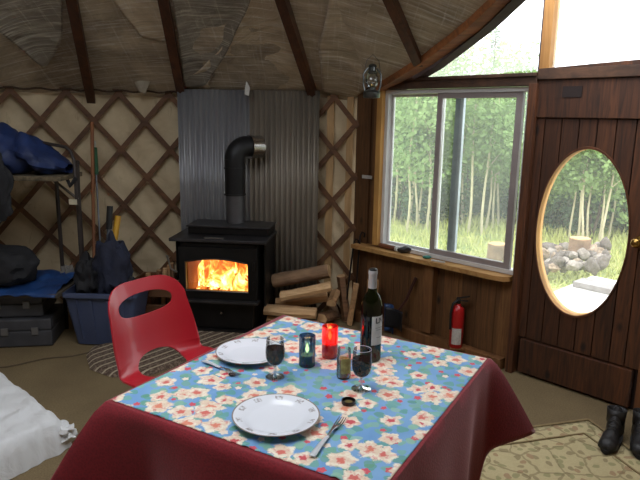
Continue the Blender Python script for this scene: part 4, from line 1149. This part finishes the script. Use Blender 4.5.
clearg = thin_glass('clear_glass', (.96, .97, .97), .10)
def wine_mat():
    t = NT('red_wine'); t.pbr(lin((26, 5, 10)), .12, 0, None, **{'Specular IOR Level': .25}); return t.m
wine = wine_mat()
stemg = thin_glass('stem_glass', (.93, .95, .95), .22, .12)
def goblet(loc, label, s_=1.0):
    root = thing('wine_glass', label, 'wine glass', loc, 0, 'wine glasses on the table')
    m = MB(); m.lathe([(.0, .0), (.030*s_, .0), (.030*s_, .002), (.012, .006), (.0045, .012), (.0045, .036), (.010, .041)], n=40)
    m.build('stem', stemg, root, world=False, smooth=True)
    m = MB(); m.lathe([(.010, .041), (.022*s_, .050), (.029*s_, .066), (.031*s_, .086), (.029*s_, .108), (.0275*s_, .130*s_)], n=40)
    m.build('glass_body', clearg, root, world=False, smooth=True)
    m = MB(); m.lathe([(0, .0425), (.0095, .0425), (.021*s_, .0515), (.0278*s_, .067), (.0296*s_, .086), (.0284*s_, .100), (0, .100)], n=40)
    m.build('wine', wine, root, world=False, smooth=True, ang=50)
    m = MB(); 
    m.lathe([(.0275*s_-.0008, .130*s_), (.0275*s_, .1312*s_), (.0275*s_+.0008, .130*s_)], n=40); m.build('glass_lip', plain('lip_glass', (210, 215, 215), .1), root, world=False, smooth=True); return root
goblet(onz(275, 377, ZT0), 'stemmed glass of red wine beside the blue candle')
goblet(onz(361, 389, ZT0), 'stemmed glass of red wine beside the amber jar', 1.0)

# candles
flame_e = emission('candle_flame', (255, 200, 90), 7.0)
def tinted(name, tint, gloss, tr=.5):
    t = NT(name); a = t.n('ShaderNodeBsdfTransparent', Color=tuple(tint)+(1,)); g = t.n('ShaderNodeBsdfGlossy', Roughness=.05)
    d = t.n('ShaderNodeBsdfTranslucent', Color=tuple(gloss)+(1,)); m1 = t.n('ShaderNodeMixShader', i0=tr, i1=a.outputs[0], i2=d.outputs[0])
    lw_ = t.n('ShaderNodeLayerWeight', Blend=.3).outputs[1]; m2 = t.n('ShaderNodeMixShader', i0=t.math('ADD', t.math('MULTIPLY', lw_, .4), .04), i1=m1.outputs[0], i2=g.outputs[0])
    t.t.links.new(m2.outputs[0], t.out.inputs[0]); return t.m
def candle(loc, r, h, gm_, wax, label, fl, seedz=.0):
    root = thing('candle_holder', label, 'candle holder', loc)
    m = MB(); m.lathe([(0, 0), (r*.96, 0), (r, .004), (r, h), (r-.0025, h), (r-.003, .006), (0, .006)], n=40); m.build('glass_cup', gm_, root, world=False, smooth=True, ang=50)
    m = MB(); m.lathe([(0, .007), (r-.006, .007), (r-.006, fl-.014), (0, fl-.016)], n=32); m.build('wax', wax, root, world=False, smooth=True, ang=50)
    m = MB(); m.tube([(0, 0, fl-.017), (0, 0, fl-.004)], .001, 6); w_ = m.build('wick', plain('wick', (20, 18, 18)), root, world=False)
    m = MB(); m.lathe([(.0003, fl-.009), (.005, fl-.002), (.0066, fl+.005), (.0045, fl+.015), (.0003, fl+.028)], n=16); m.build('flame', flame_e, root, world=False, smooth=True)
    l = bpy.data.lights.new('flame_light', 'POINT'); l.energy = .13; l.color = (1, .62, .26); l.shadow_soft_size = .01
    o = bpy.data.objects.new('flame_light', l); COL.objects.link(o); o.parent = root; o.location = (0, 0, fl+.008); return root
candle(onz(307, 365, ZT0), .0275, .105, tinted('blue_glass', (.20, .34, .52), (.04, .09, .20), .16), plain('wax_pale', (150, 140, 80), .6), 'blue glass candle holder with a lit candle', .052)
candle(onz(329.5, 356.5, ZT0), .0275, .112, tinted('red_glass', (.95, .14, .12), (.9, .05, .07), .30), plain('wax_red', (220, 40, 40), .6), 'bright red glass candle holder with a lit candle', .070)
# amber jar
jr = thing('spice_jar', 'small glass jar of amber seasoning between candle and wine', 'jar', onz(343.5, 377, ZT0))
lp('glass_body', lambda m: m.lathe([(0, 0), (.021, 0), (.023, .004), (.023, .078), (.021, .084), (.021, .098), (.0195, .098), (.0195, .084), (.0215, .078), (.0215, .004)], n=36), clearg, jr, smooth=True)
lp('seasoning', lambda m: m.lathe([(0, .003), (.0205, .003), (.0205, .062), (0, .064)], n=32), plain('amber_spice', (188, 134, 60), .8, 0, (130, 86, 38), 120), jr, smooth=True, ang=50)
lp('paper_label', lambda m: m.grid(lambda u, v: Vector((.0236*math.cos(-2.0+1.5*u), .0236*math.sin(-2.0+1.5*u), .02+.05*v)), 16, 3), plain('jar_label', (196, 180, 110), .6, 0, (150, 130, 70), 60), jr, smooth=True)
# lid
ld = thing('jar_lid', 'small black jar lid lying near the right wine glass', 'lid', onz(348.5, 403, ZT0))
lp('cap', lambda m: m.lathe([(0, .003), (.0175, .003), (.0185, .010), (.0205, .010), (.0205, 0), (0, 0)], n=32), plain('lid_black', (22, 20, 20), .3), ld, smooth=True, ang=40)
lp('liner', lambda m: m.lathe([(0, .0045), (.011, .0045), (.011, .0032), (0, .0032)], n=24), plain('lid_liner', (120, 104, 60), .4), ld, smooth=True)
# bottle
bo = thing('wine_bottle', 'dark green wine bottle with a white label and pale capsule', 'bottle', onz(370, 358.5, ZT0), 0); bo.scale = (.96, .96, 1.035)
def bottle_mat():
    t = NT('bottle_glass'); b = t.pbr(lin((12, 20, 10)), .06, 0, None, **{'Coat Weight': .5}); return t.m
def upper_mat():
    t = NT('bottle_glass_clear'); a = t.n('ShaderNodeBsdfTransparent', Color=(.10, .20, .05, 1)); g = t.n('ShaderNodeBsdfGlossy', Roughness=.04)
    lw_ = t.n('ShaderNodeLayerWeight', Blend=.15).outputs[1]; m2 = t.n('ShaderNodeMixShader', i0=t.math('ADD', t.math('MULTIPLY', lw_, .35), .04), i1=a.outputs[0], i2=g.outputs[0])
    t.t.links.new(m2.outputs[0], t.out.inputs[0]); return t.m
BR = .0375
lp('bottle_glass', lambda m: m.lathe([(0, .0), (BR-.003, 0), (BR, .005), (BR, .188), (BR-.004, .204), (.027, .220), (.018, .232), (.0145, .248), (.0142, .262)], n=48), upper_mat(), bo, smooth=True, ang=60)
lp('wine', lambda m: m.lathe([(0, .003), (BR-.003, .004), (BR-.002, .165), (0, .165)], n=40), wine, bo, smooth=True, ang=50)
lp('capsule', lambda m: m.lathe([(.0150, .246), (.0152, .292), (.0162, .293), (.0162, .300), (.0150, .3045), (0, .3045)], n=32), plain('capsule_grey', (216, 214, 216), .4, .1), bo, smooth=True, ang=50)
lp('bottle_mouth', lambda m: m.lathe([(0, .3050), (.0146, .3050), (.0150, .309), (.012, .311), (0, .311)], n=24), plain('mouth_black', (20, 20, 20), .3), bo, smooth=True)
la0, la1 = math.radians(-92), math.radians(12)
lab_ = lp('paper_label', lambda m: m.grid(lambda u, v: Vector(((BR+.0006)*math.cos(la0+(la1-la0)*u), (BR+.0006)*math.sin(la0+(la1-la0)*u), .060+.098*v)), 30, 4), plain('label_white', (226, 226, 224), .6), bo, smooth=True)
cu = bpy.data.curves.new('t', 'FONT'); cu.body = 'LIV'; cu.size = .025; cu.offset = .0006; cu.align_x = 'CENTER'; cu.resolution_u = 3
to = bpy.data.objects.new('t', cu); COL.objects.link(to); dg = bpy.context.evaluated_depsgraph_get(); tm = bpy.data.meshes.new_from_object(to.evaluated_get(dg)); bpy.data.objects.remove(to)
mid_a = math.radians(-47)
for v in tm.vertices:
    a = mid_a+v.co.x/BR; z = .135+v.co.y; v.co = Vector(((BR+.0011)*math.cos(a), (BR+.0011)*math.sin(a), z))
tm.materials.append(plain('ink', (30, 30, 34), .6)); lo = bpy.data.objects.new('lettering', tm); COL.objects.link(lo); lo.parent = lab_
for zz, ww in ((.118, .42), (.111, .34), (.085, .3)):
    m = MB(); m.grid(lambda u, v: Vector(((BR+.001)*math.cos(mid_a-ww+2*ww*u), (BR+.001)*math.sin(mid_a-ww+2*ww*u), zz+.0016*v)), 12, 2); m.build('printed_line', plain('ink_grey', (130, 130, 134), .6), lab_, world=False)

# forks
fm = plain('fork_steel', (190, 190, 194), .22, .9); hm = plain('handle_white', (214, 218, 222), .3, .1)
def fork(hp, tp, label):
    """hp = handle end, tp = tine tips on the cloth"""
    d = tp-hp; L = d.length; a = math.atan2(d.y, d.x); root = thing('fork', label, 'fork', hp, a, 'forks on the table')
    lp('handle', lambda m: m.grid(lambda u, v: Vector((L*.48*u, (v-.5)*(.017-.008*u), .004+.003*math.sin(PI*u)+.0015*math.sin(PI*v))), 14, 6), hm, root, smooth=True, solid=.0025)
    lp('neck', lambda m: m.grid(lambda u, v: Vector((L*(.47+.31*u), (v-.5)*(.0065+.017*max(0, u-.45)**1.2*1.6), .0045+.006*math.sin(PI*u*.9)-.002*u)), 14, 6), fm, root, smooth=True, solid=.0018)
    for k in range(4):
        y = -.0090+.006*k; lp('tine', lambda m: m.tube([(L*.775, y*.95, .0035), (L*.85, y*1.05, .003), (L*.94, y*1.05, .0045), (L, y, .007)], [.0016, .0014, .0012, .0006], 6), fm, root, smooth=True)
    return root
fork(onz(312, 458, ZT0), onz(343, 419, ZT0), 'white handled fork lying beside the nearest dinner plate')
fork(onz(203, 362, ZT0), onz(240, 377, ZT0), 'white handled fork lying below the farther dinner plate')
mb = MB(); q = onz(232, 375.5, ZT0); mb.add(blob(q+Vector((0, 0, .004)), (.011, .008, .004), 3).b); single(mb, 'wine_stopper', plain('stopper', (48, 26, 22), .5), 'small dark stopper lying by the tines of the farther fork', 'stopper', smooth=True)

# ------------------------------------------------------------------ red chair
def chair():
    CA = math.radians(-33); loc = Vector((-.568, 2.475, 0))
    root = thing('shell_chair', 'red moulded plastic chair with slotted back at the table', 'chair', loc, CA)
    # local: x forward (to table), y left
    prof = [(.21, .425), (.19, .443), (.12, .445), (.0, .432), (-.10, .430), (-.165, .445), (-.20, .485), (-.222, .55), (-.245, .65), (-.268, .745), (-.29, .815)]
    L = [0]
    for a, b in zip(prof, prof[1:]): L.append(L[-1]+math.hypot(b[0]-a[0], b[1]-a[1]))
    T = L[-1]
    def pf(v):
        s_ = v*T
        for i in range(len(L)-1):
            if s_ <= L[i+1]+1e-9:
                f = (s_-L[i])/(L[i+1]-L[i])
                def cr_(i0, i1, i2, i3, k):
                    a, b, c, d = (prof[max(0, min(len(prof)-1, q))][k] for q in (i0, i1, i2, i3))
                    return .5*((2*b)+(-a+c)*f+(2*a-5*b+4*c-d)*f*f+(-a+3*b-3*c+d)*f**3)
                return cr_(i-1, i, i+1, i+2, 0), cr_(i-1, i, i+1, i+2, 1)
        return prof[-1]
    def halfw(v):
        w_ = .232 if v < .5 else .236-.030*min(1, (v-.5)/.34)**1.2
        rc = .115/T
        if v > 1-rc: q = (v-(1-rc))/rc; w_ *= 1-.72*(1-math.sqrt(max(0, 1-(q*.997)**2.2)))
        rb = .05/T
        if v < rb: q = 1-v/rb; w_ -= .05*(1-math.sqrt(max(0, 1-q*q)))
        # waist between seat and back
        w_ -= .008*math.exp(-((v-.52)/.08)**2)
        return w_
    def Sf(u, v):
        x, z = pf(v); w_ = halfw(v); y = u*w_
        b = max(0, min(1, (v-.42)/.16)); k = abs(y/.232)**3
        z += (1-b)*(.030*k); x += b*(.045*k+.012*(y/.232)**2)
        rim_ = max(0, (abs(y/.232)-.93)/.07); z -= (1-b)*.0*rim_; x -= b*.014*rim_**2
        return Vector((x, y, z))
    vs1, vs2 = .862, .0
    holes = [(0.0, .858, .70, .062, 2.6), (0.0, .485, .52, .105, 2.2)]      # centre u, v, half u, half v, power
    def hf(u, v, h): return (abs((u-h[0])/h[2])**h[4]+abs((v-h[1])/h[3])**h[4])
    NU_, NV_ = 96, 260; b = bmesh.new(); vs = {}
    uv = {}
    for i in range(NU_+1):
        for j in range(NV_+1):
            u, v = -1+2*i/NU_, j/NV_; q = b.verts.new((0, 0, 0)); vs[i, j] = q; uv[q] = [u, v]
    for i in range(NU_):
        for j in range(NV_):
            u, v = -1+2*(i+.5)/NU_, (j+.5)/NV_
            if any(hf(u, v, h) < 1 for h in holes): continue
            b.faces.new((vs[i, j], vs[i+1, j], vs[i+1, j+1], vs[i, j+1]))
    loose = [q for q in b.verts if not q.link_faces]
    for q in loose: uv.pop(q)
    bmesh.ops.delete(b, geom=loose, context='VERTS')
    for q in b.verts:
        if q.is_boundary:
            u, v = uv[q]
            if abs(u) > .999 or v < .001 or v > .999: continue
            for h in holes:
                if abs(hf(u, v, h)-1) < .5 and abs(u-h[0]) < h[2]*1.1 and abs(v-h[1]) < h[3]*1.15:
                    k = hf(u, v, h)**(1/h[4]); uv[q] = [h[0]+(u-h[0])/k, h[1]+(v-h[1])/k]
    for q in b.verts: q.co = Sf(*uv[q])
    m = MB(); m.b.free(); m.b = b
    redm = NT('red_plastic'); redm.pbr(lin((170, 30, 42)), .34, 0, None, **{'Coat Weight': .15}); 
    sh = m.build('seat_shell', redm.m, root, world=False, smooth=True, ang=60)
    md = sh.modifiers.new('thickness', 'SOLIDIFY'); md.thickness = .007; md.offset = -1
    bv = sh.modifiers.new('edge', 'BEVEL'); bv.width = .002; bv.segments = 2; bv.limit_method = 'ANGLE'; bv.angle_limit = math.radians(60); root.scale = (1.06, 1.06, 1.02)
    ch = plain('chrome_tube', (170, 168, 168), .2, .95)
    for sx, sy in ((.15, .17), (.15, -.17), (-.15, .17), (-.15, -.17)):
        lp('leg', lambda m: m.tube([(sx*.6, sy*.75, .408), (sx*.95, sy*.95, .395), (sx*1.25, sy*1.2, .01)], .010, 10), ch, root, smooth=True)
    lp('under_frame', lambda m: m.box((0, 0, .409), (.2, .26, .010), bev=.002), ch, root)
    return root
chair()

# ------------------------------------------------------------------ bedding at lower left
def bed_mat():
    t = NT('white_sheet'); n = t.noise(t.coord(), 7, 5, .6, 1.0); t.pbr(lin((222, 222, 222)), .85, 0, t.bump(n, .6, .02), **{'Sheen Weight': .2}); return t.m
q0, q1, q2 = onz(-6, 358, .15), onz(72, 424, .12), onz(-10, 468, .10)
c0_ = q1; ua = (q0-q1); va = (q2-q1); ua.z = va.z = 0; ua *= 1.35; va *= 2.3
mb = MB()
def bedfn(u, v):
    e = min(u, v)*1.0; p = c0_+ua*u+va*v; p.z = 0
    du, dv = u*ua.length, v*va.length
    r = 1-max(0, 1-du/.06); s_ = 1-max(0, 1-dv/.085)
    hgt = .165*math.sqrt(max(0, 1-(1-r)**2))*math.sqrt(max(0, 1-(1-s_)**2))
    k = .5+.5*r*s_
    wr = .012*noise.noise(Vector((p.x*5, p.y*5, 1)))+.010*noise.noise(Vector((p.x*14+p.y*6, p.y*16, 4)))+.006*math.sin(p.x*30+6*noise.noise(p*4))
    p += (ua.normalized()*noise.noise(Vector((v*16, 1, 0)))+va.normalized()*noise.noise(Vector((u*16, 3, 0))))*.02
    p.z = max(.003, hgt+wr*min(1, hgt/.06)); return p
mb.grid(bedfn, 120, 120)
single(mb, 'mattress', bed_mat(), 'low white sheeted mattress on the carpet at lower left', 'mattress', smooth=True)
# gathered corner knot of the sheet
ck = c0_+ua.normalized()*.045+va.normalized()*.03; ck.z = .075
m = blob((0, 0, 0), (.06, .048, .045), 4, .25, 2.6, 5); shade_displace(m, .02, 26, 3); bmesh.ops.translate(m.b, vec=ck, verts=m.b.verts)
single(m, 'bunched_sheet', bpy.data.materials['white_sheet'], 'bunched corner of white sheet at the tip of the mattress', 'sheet', smooth=True)

# ------------------------------------------------------------------ rug, boots
def rug_mat():
    t = NT('rug'); v = t.coord((1, 1, 0)); nz = t.n('ShaderNodeTexNoise', Vector=v, Scale=9.0, Detail=2.0).outputs[1]
    off = t.n('ShaderNodeVectorMath', _operation='SCALE', i0=nz); off.inputs['Scale'].default_value = .09
    vv = t.n('ShaderNodeVectorMath', _operation='ADD', i0=v, i1=off.outputs[0]).outputs[0]
    base = t.mix(t.noise(v, 90, 3, .7), lin((176, 160, 116)), lin((206, 190, 148)))
    vo = t.n('ShaderNodeTexVoronoi', _voronoi_dimensions='2D', Vector=vv, Scale=21.0); rn = t.n('ShaderNodeSeparateColor', i0=vo.outputs['Color'])
    c = t.ramp(rn.outputs[0], [(0, lin((122, 104, 72))), (.35, lin((128, 128, 84))), (.6, lin((150, 104, 78))), (.8, lin((186, 170, 128)))], True)
    col = t.mix(t.math('MULTIPLY', t.math('LESS_THAN', vo.outputs['Distance'], .33), .6), base, c)
    ve = t.n('ShaderNodeTexVoronoi', _voronoi_dimensions='2D', _feature='DISTANCE_TO_EDGE', Vector=vv, Scale=6.5).outputs[0]
    col = t.mix(t.math('MULTIPLY', t.math('LESS_THAN', ve, .035), .6), col, lin((128, 112, 78)))
    t.pbr(col, .95, 0, t.bump(t.noise(v, 200, 2), .4, .003)); return t.m
ra, rb_, rc_ = onz(470, 437), onz(588, 421), onz(645, 464)
eu = (ra-rb_).normalized(); ev = Vector((-eu.y, eu.x, 0)); 
if ev.dot(rc_-rb_) < 0: ev = -ev
mb = MB()
def rugfn(u, v):
    p = rb_+eu*(1.7*u)+ev*(1.25*v); p.z = .004+.004*noise.noise(p*6); return p
mb.grid(rugfn, 40, 30)
rugm = rug_mat()
rug = mb.build('area_rug', rugm, smooth=True, solid=.006)
bord = plain('rug_border', (146, 126, 88), .95, 0, (128, 108, 74), 30)
mb = MB()
for inset, w_ in ((.0, .016), (.12, .010)):
    mb.obox(rb_+eu*inset+ev*inset+Vector((0, 0, .0115)), rb_+eu*1.7+ev*inset+Vector((0, 0, .0115)), w_, .003); mb.obox(rb_+eu*inset+ev*inset+Vector((0, 0, .0115)), rb_+eu*inset+ev*1.25+Vector((0, 0, .0115)), w_, .003)
rr_ = thing('floor_rug', 'cream patterned rug with brown and green sprigs under the table', 'rug', (rb_.x, rb_.y, 0))
rug.name = 'rug_field'; rug.data.transform(Matrix.Translation(-rr_.location)); rug.parent = rr_; mb.build('rug_binding', bord, rr_)
bootm = plain('boot_leather', (36, 33, 33), .5, 0, (24, 22, 22), 9, bump=.4)
def boot(loc, rz, label):
    root = thing('boot', label, 'boot', loc, rz, 'boots by the door')
    def up(u, v):
        # sections from toe (u=0) to heel (u=1)
        x = .15-.29*u; cap_ = math.sqrt(max(0, 1-(1-min(1, u/.14))**2)); w_ = .046*(cap_*.985+.015)*(1.0-.25*math.exp(-((u-.6)/.2)**2))*(1 if u < .93 else .8)
        h = .050*(cap_*.9+.1)+.05*max(0, (u-.3)/.7)**.8+(.05 if u > .6 else 0)*min(1, (u-.6)/.1)
        a = PI*v; return Vector((x, w_*math.cos(a), .022+h*math.sin(a)**.8))
    m = MB(); m.grid(up, 30, 18); m.build('upper', bootm, root, world=False, smooth=True, solid=.003)
    m = MB(); m.tube([(-.09, 0, .09), (-.095, 0, .135), (-.10, 0, .175)], [.045, .046, .05], 18, cap=False); m.build('shaft', bootm, root, world=False, smooth=True, solid=.004)
    m = MB(); m.b.free(); m.b = bmesh.new()
    pts = []
    for k in range(28):
        a = 2*PI*k/28; x = .005+.155*math.cos(a); pts.append(Vector((x, .05*math.sin(a)*(1-.12*math.cos(a+.4)), 0)))
    m.prism(pts, (0, 0, .024)); m.build('sole', plain('boot_sole', (22, 20, 20), .8), root, world=False)
    lc = MB()
    for k in range(4): lc.tube([(.02-.025*k, -.022, .088+.014*k), (.015-.025*k, 0, .100+.014*k), (.02-.025*k, .022, .088+.014*k)], .003, 6)
    lc.build('laces', plain('laces', (60, 56, 52), .8), root, world=False, kind=None); root.scale = (.92, .92, .8); return root
bq = onz(607, 440, .02); boot(Vector((bq.x+.02, bq.y, .012)), math.radians(-125), 'black laced boot at the rug corner farther from the door edge')
bq = onz(638, 446, .02); boot(Vector((bq.x+.02, bq.y+.02, .012)), math.radians(-118), 'black laced boot close to the door post')

# ------------------------------------------------------------------ along the window wall
red = NT('extinguisher_red'); red.pbr(lin((172, 26, 28)), .3, 0, None); red = red.m
def wl(t_, z, o): return W(t_, z, o)
ex = thing('fire_extinguisher', 'red fire extinguisher with white label standing on the baseboard', 'fire extinguisher', W(-.36, .076, -.085)); ex.scale = (.9, .9, .93)
lp('cylinder', lambda m: m.lathe([(0, 0), (.046, 0), (.05, .006), (.05, .26), (.046, .285), (.030, .305), (.02, .312), (.018, .325), (0, .325)], n=32), red, ex, smooth=True, ang=50)
lp('valve', lambda m: m.tube([(0, 0, .322), (0, 0, .365)], .016, 12), plain('valve_black', (30, 30, 30), .5), ex, smooth=True)
lp('lever', lambda m: (m.obox((-.01, 0, .362), (.065, -.045, .388), .02, .008), m.obox((-.01, 0, .35), (.06, -.04, .352), .018, .007)), plain('lever_black', (34, 32, 32), .5), ex)
lp('hose', lambda m: m.tube([(-.012, -.01, .345), (-.045, -.03, .33), (-.058, -.03, .26), (-.056, -.03, .14)], .009, 10), plain('hose_black', (24, 24, 24), .5), ex, smooth=True)
lp('paper_label', lambda m: m.grid(lambda u, v: Vector((.0508*math.cos(-2.5+1.5*u), .0508*math.sin(-2.5+1.5*u), .03+.12*v)), 16, 3), plain('label_cream', (206, 200, 192), .6, 0, (176, 170, 164), 60), ex, smooth=True)
lp('shelf_bracket', lambda m: m.box((0, .0, -.006), (.10, .10, .01)), frm, ex)
# ash shovel, leaning
sp0, sp1 = W(-.84, .13, -.12), W(-.755, .46, -.03)
shl = thing('ash_shovel', 'dark ash shovel leaning on the boards under the window', 'shovel', sp0)
part('handle', lambda m: m.tube([sp0+Vector((0, 0, .07)), sp0.lerp(sp1, .5), sp1], [.008, .009, .012], 9), plain('dark_red_handle', (70, 34, 28), .5), shl, smooth=True)
def pan(m):
    d = (sp1-sp0).normalized()
    m.grid(lambda u, v: sp0+WD*((u-.5)*.16)+Vector((0, 0, -.05+.15*v))-WN*(.04*math.cos((u-.5)*PI)*(1-.5*v)-.04)*-1, 14, 8)
part('scoop', pan, plain('scoop_dark', (46, 48, 56), .4, .5), shl, smooth=True, solid=.003)
mb = MB(); mb.grid(lambda u, v: W(-.97+.085*u-.03*v, .02+.20*v, -.10+.03*v+.02*math.sin(PI*u)), 10, 10); single(mb, 'dustpan', plain('dustpan_blue', (40, 70, 116), .4), 'small blue dustpan between the wine bottle and ash shovel', 'dustpan', smooth=True, solid=.006)
mb = MB(); q = W(-1.06, 0.0, -.14); mb.box((q.x, q.y, .20), (.085, .05, .40), bev=.006); single(mb, 'wood_block', wood('block', (170, 130, 84), (140, 100, 62), 'z', 5), 'upright pale board offcut behind the wine bottle shoulder', 'wood block')
# items on the sill
SZ = ZB-.0148
lump('pouch', W(-.865, SZ+.026, -.035), (.045, .028, .024), plain('strap_black', (34, 34, 38), .5), 'small black pouch on the window sill', 'pouch', 31, amp=.08)
q0_, q1_ = W(-1.10, SZ+.020, -.025), W(-.95, SZ+.020, -.035)
single(MB().tube([q0_, q0_.lerp(q1_, .5), q1_], .018, 14), 'brown_roll', plain('roll_brown', (120, 72, 48), .6), 'short brown roll lying at the sill end by the pale jamb', 'roll', smooth=True)
single(MB().tube([q1_+WD*.004, q1_+WD*.022], .017, 14), 'white_stopper', plain('cap_white', (220, 220, 214), .4), 'small white stopper between brown roll and black pouch', 'cap', smooth=True)
lump('teal_lighter', W(-.655, SZ+.012, -.045), (.035, .014, .011), plain('teal', (50, 128, 116), .4), 'small teal green object on the sill under the mullion', 'lighter', 33, amp=.05)
mb = MB(); mb.obox(W(-.60, SZ+.006, -.075), W(-.50, SZ+.006, -.06), .012, .009); single(mb, 'white_pen', plain('pen_white', (214, 214, 210), .4), 'thin white pen on the sill right of the teal object', 'pen')
# thermometer label on the board
mb = MB(); pbox(mb, -1.322, -1.225, 1.12, 1.145, -.006, -.0005); tk = single(mb, 'thermometer', plain('thermo_white', (196, 192, 186), .5), 'small pale strip fixed to the board left of the window', 'thermometer')
# lantern
lq = ony(371.5, 98, 4.05); ln = thing('oil_lantern', 'clear glass oil lantern hanging from the timber by window', 'lantern', lq)
tin = plain('lantern_tin', (110, 114, 112), .3, .85, (80, 84, 84), 12)
k_ = 1.0
lp('tank', lambda m: m.lathe([(0, 0), (.052, 0), (.056, .006), (.056, .035), (.040, .050), (.024, .056), (.024, .068), (0, .068)], n=32), tin, ln, smooth=True, ang=40)
lp('glass_globe', lambda m: m.lathe([(.026, .068), (.040, .090), (.044, .112), (.036, .138), (.026, .156)], n=32), thin_glass('globe_glass', (.85, .9, .9), .25), ln, smooth=True)
lp('burner', lambda m: m.lathe([(0, .066), (.018, .07), (.014, .088), (0, .09)], n=20), brass, ln, smooth=True)
lp('chimney', lambda m: m.lathe([(.030, .155), (.032, .163), (.024, .172), (.024, .195), (.031, .200), (.018, .215), (0, .218)], n=32), tin, ln, smooth=True, ang=40)
for sx in (-1, 1): lp('side_tube', lambda m: m.tube([(sx*.045, 0, .04), (sx*.056, 0, .08), (sx*.056, 0, .15), (sx*.028, 0, .19)], .006, 8), tin, ln, smooth=True)
lp('bail_wire', lambda m: m.tube([(-.056, 0, .14), (-.04, 0, .235), (0, 0, .275), (.04, 0, .235), (.056, 0, .14)], .0018, 6), tin, ln, smooth=True)
# pokers and hanging things by the lattice near the window
iron = plain('iron', (34, 32, 32), .5, .5)
def poker(a, b, label):
    root = thing('fire_poker', label, 'poker', b); part('rod', lambda m: m.tube([b, a], .007, 8), iron, root, smooth=True)
    part('hook', lambda m: m.tube([a, a+Vector((.012, 0, .03)), a+Vector((.035, 0, .02)), a+Vector((.03, 0, -.01))], .006, 8), iron, root, smooth=True)
poker(W(-1.30, .68, -.03), W(-1.28, .02, -.10), 'black iron poker leaning on the board left of the window')
poker(W(-1.345, .62, -.05), W(-1.345, .02, -.14), 'second black iron rod close to the lattice end')
# pale slender boards standing at the lattice (right of metal)
for x, w_, z1, l in ((329, .055, .95, 'pale narrow board upright behind the lattice at the metal edge'), (348, .05, .80, 'pale narrow board upright behind the lattice near the window')):
    p = oncyl(x, 200, YR+.004); p.z = 0; a = ang_of(p); mb = MB(); mb.box((0, 0, .87), (.012, w_, 1.72), Matrix.Translation(p) @ Matrix.Rotation(a, 4, 'Z')); single(mb, 'wall_batten', wood('batten%d' % x, (196, 160, 112), (160, 124, 82), 'z', 4), l, 'batten')
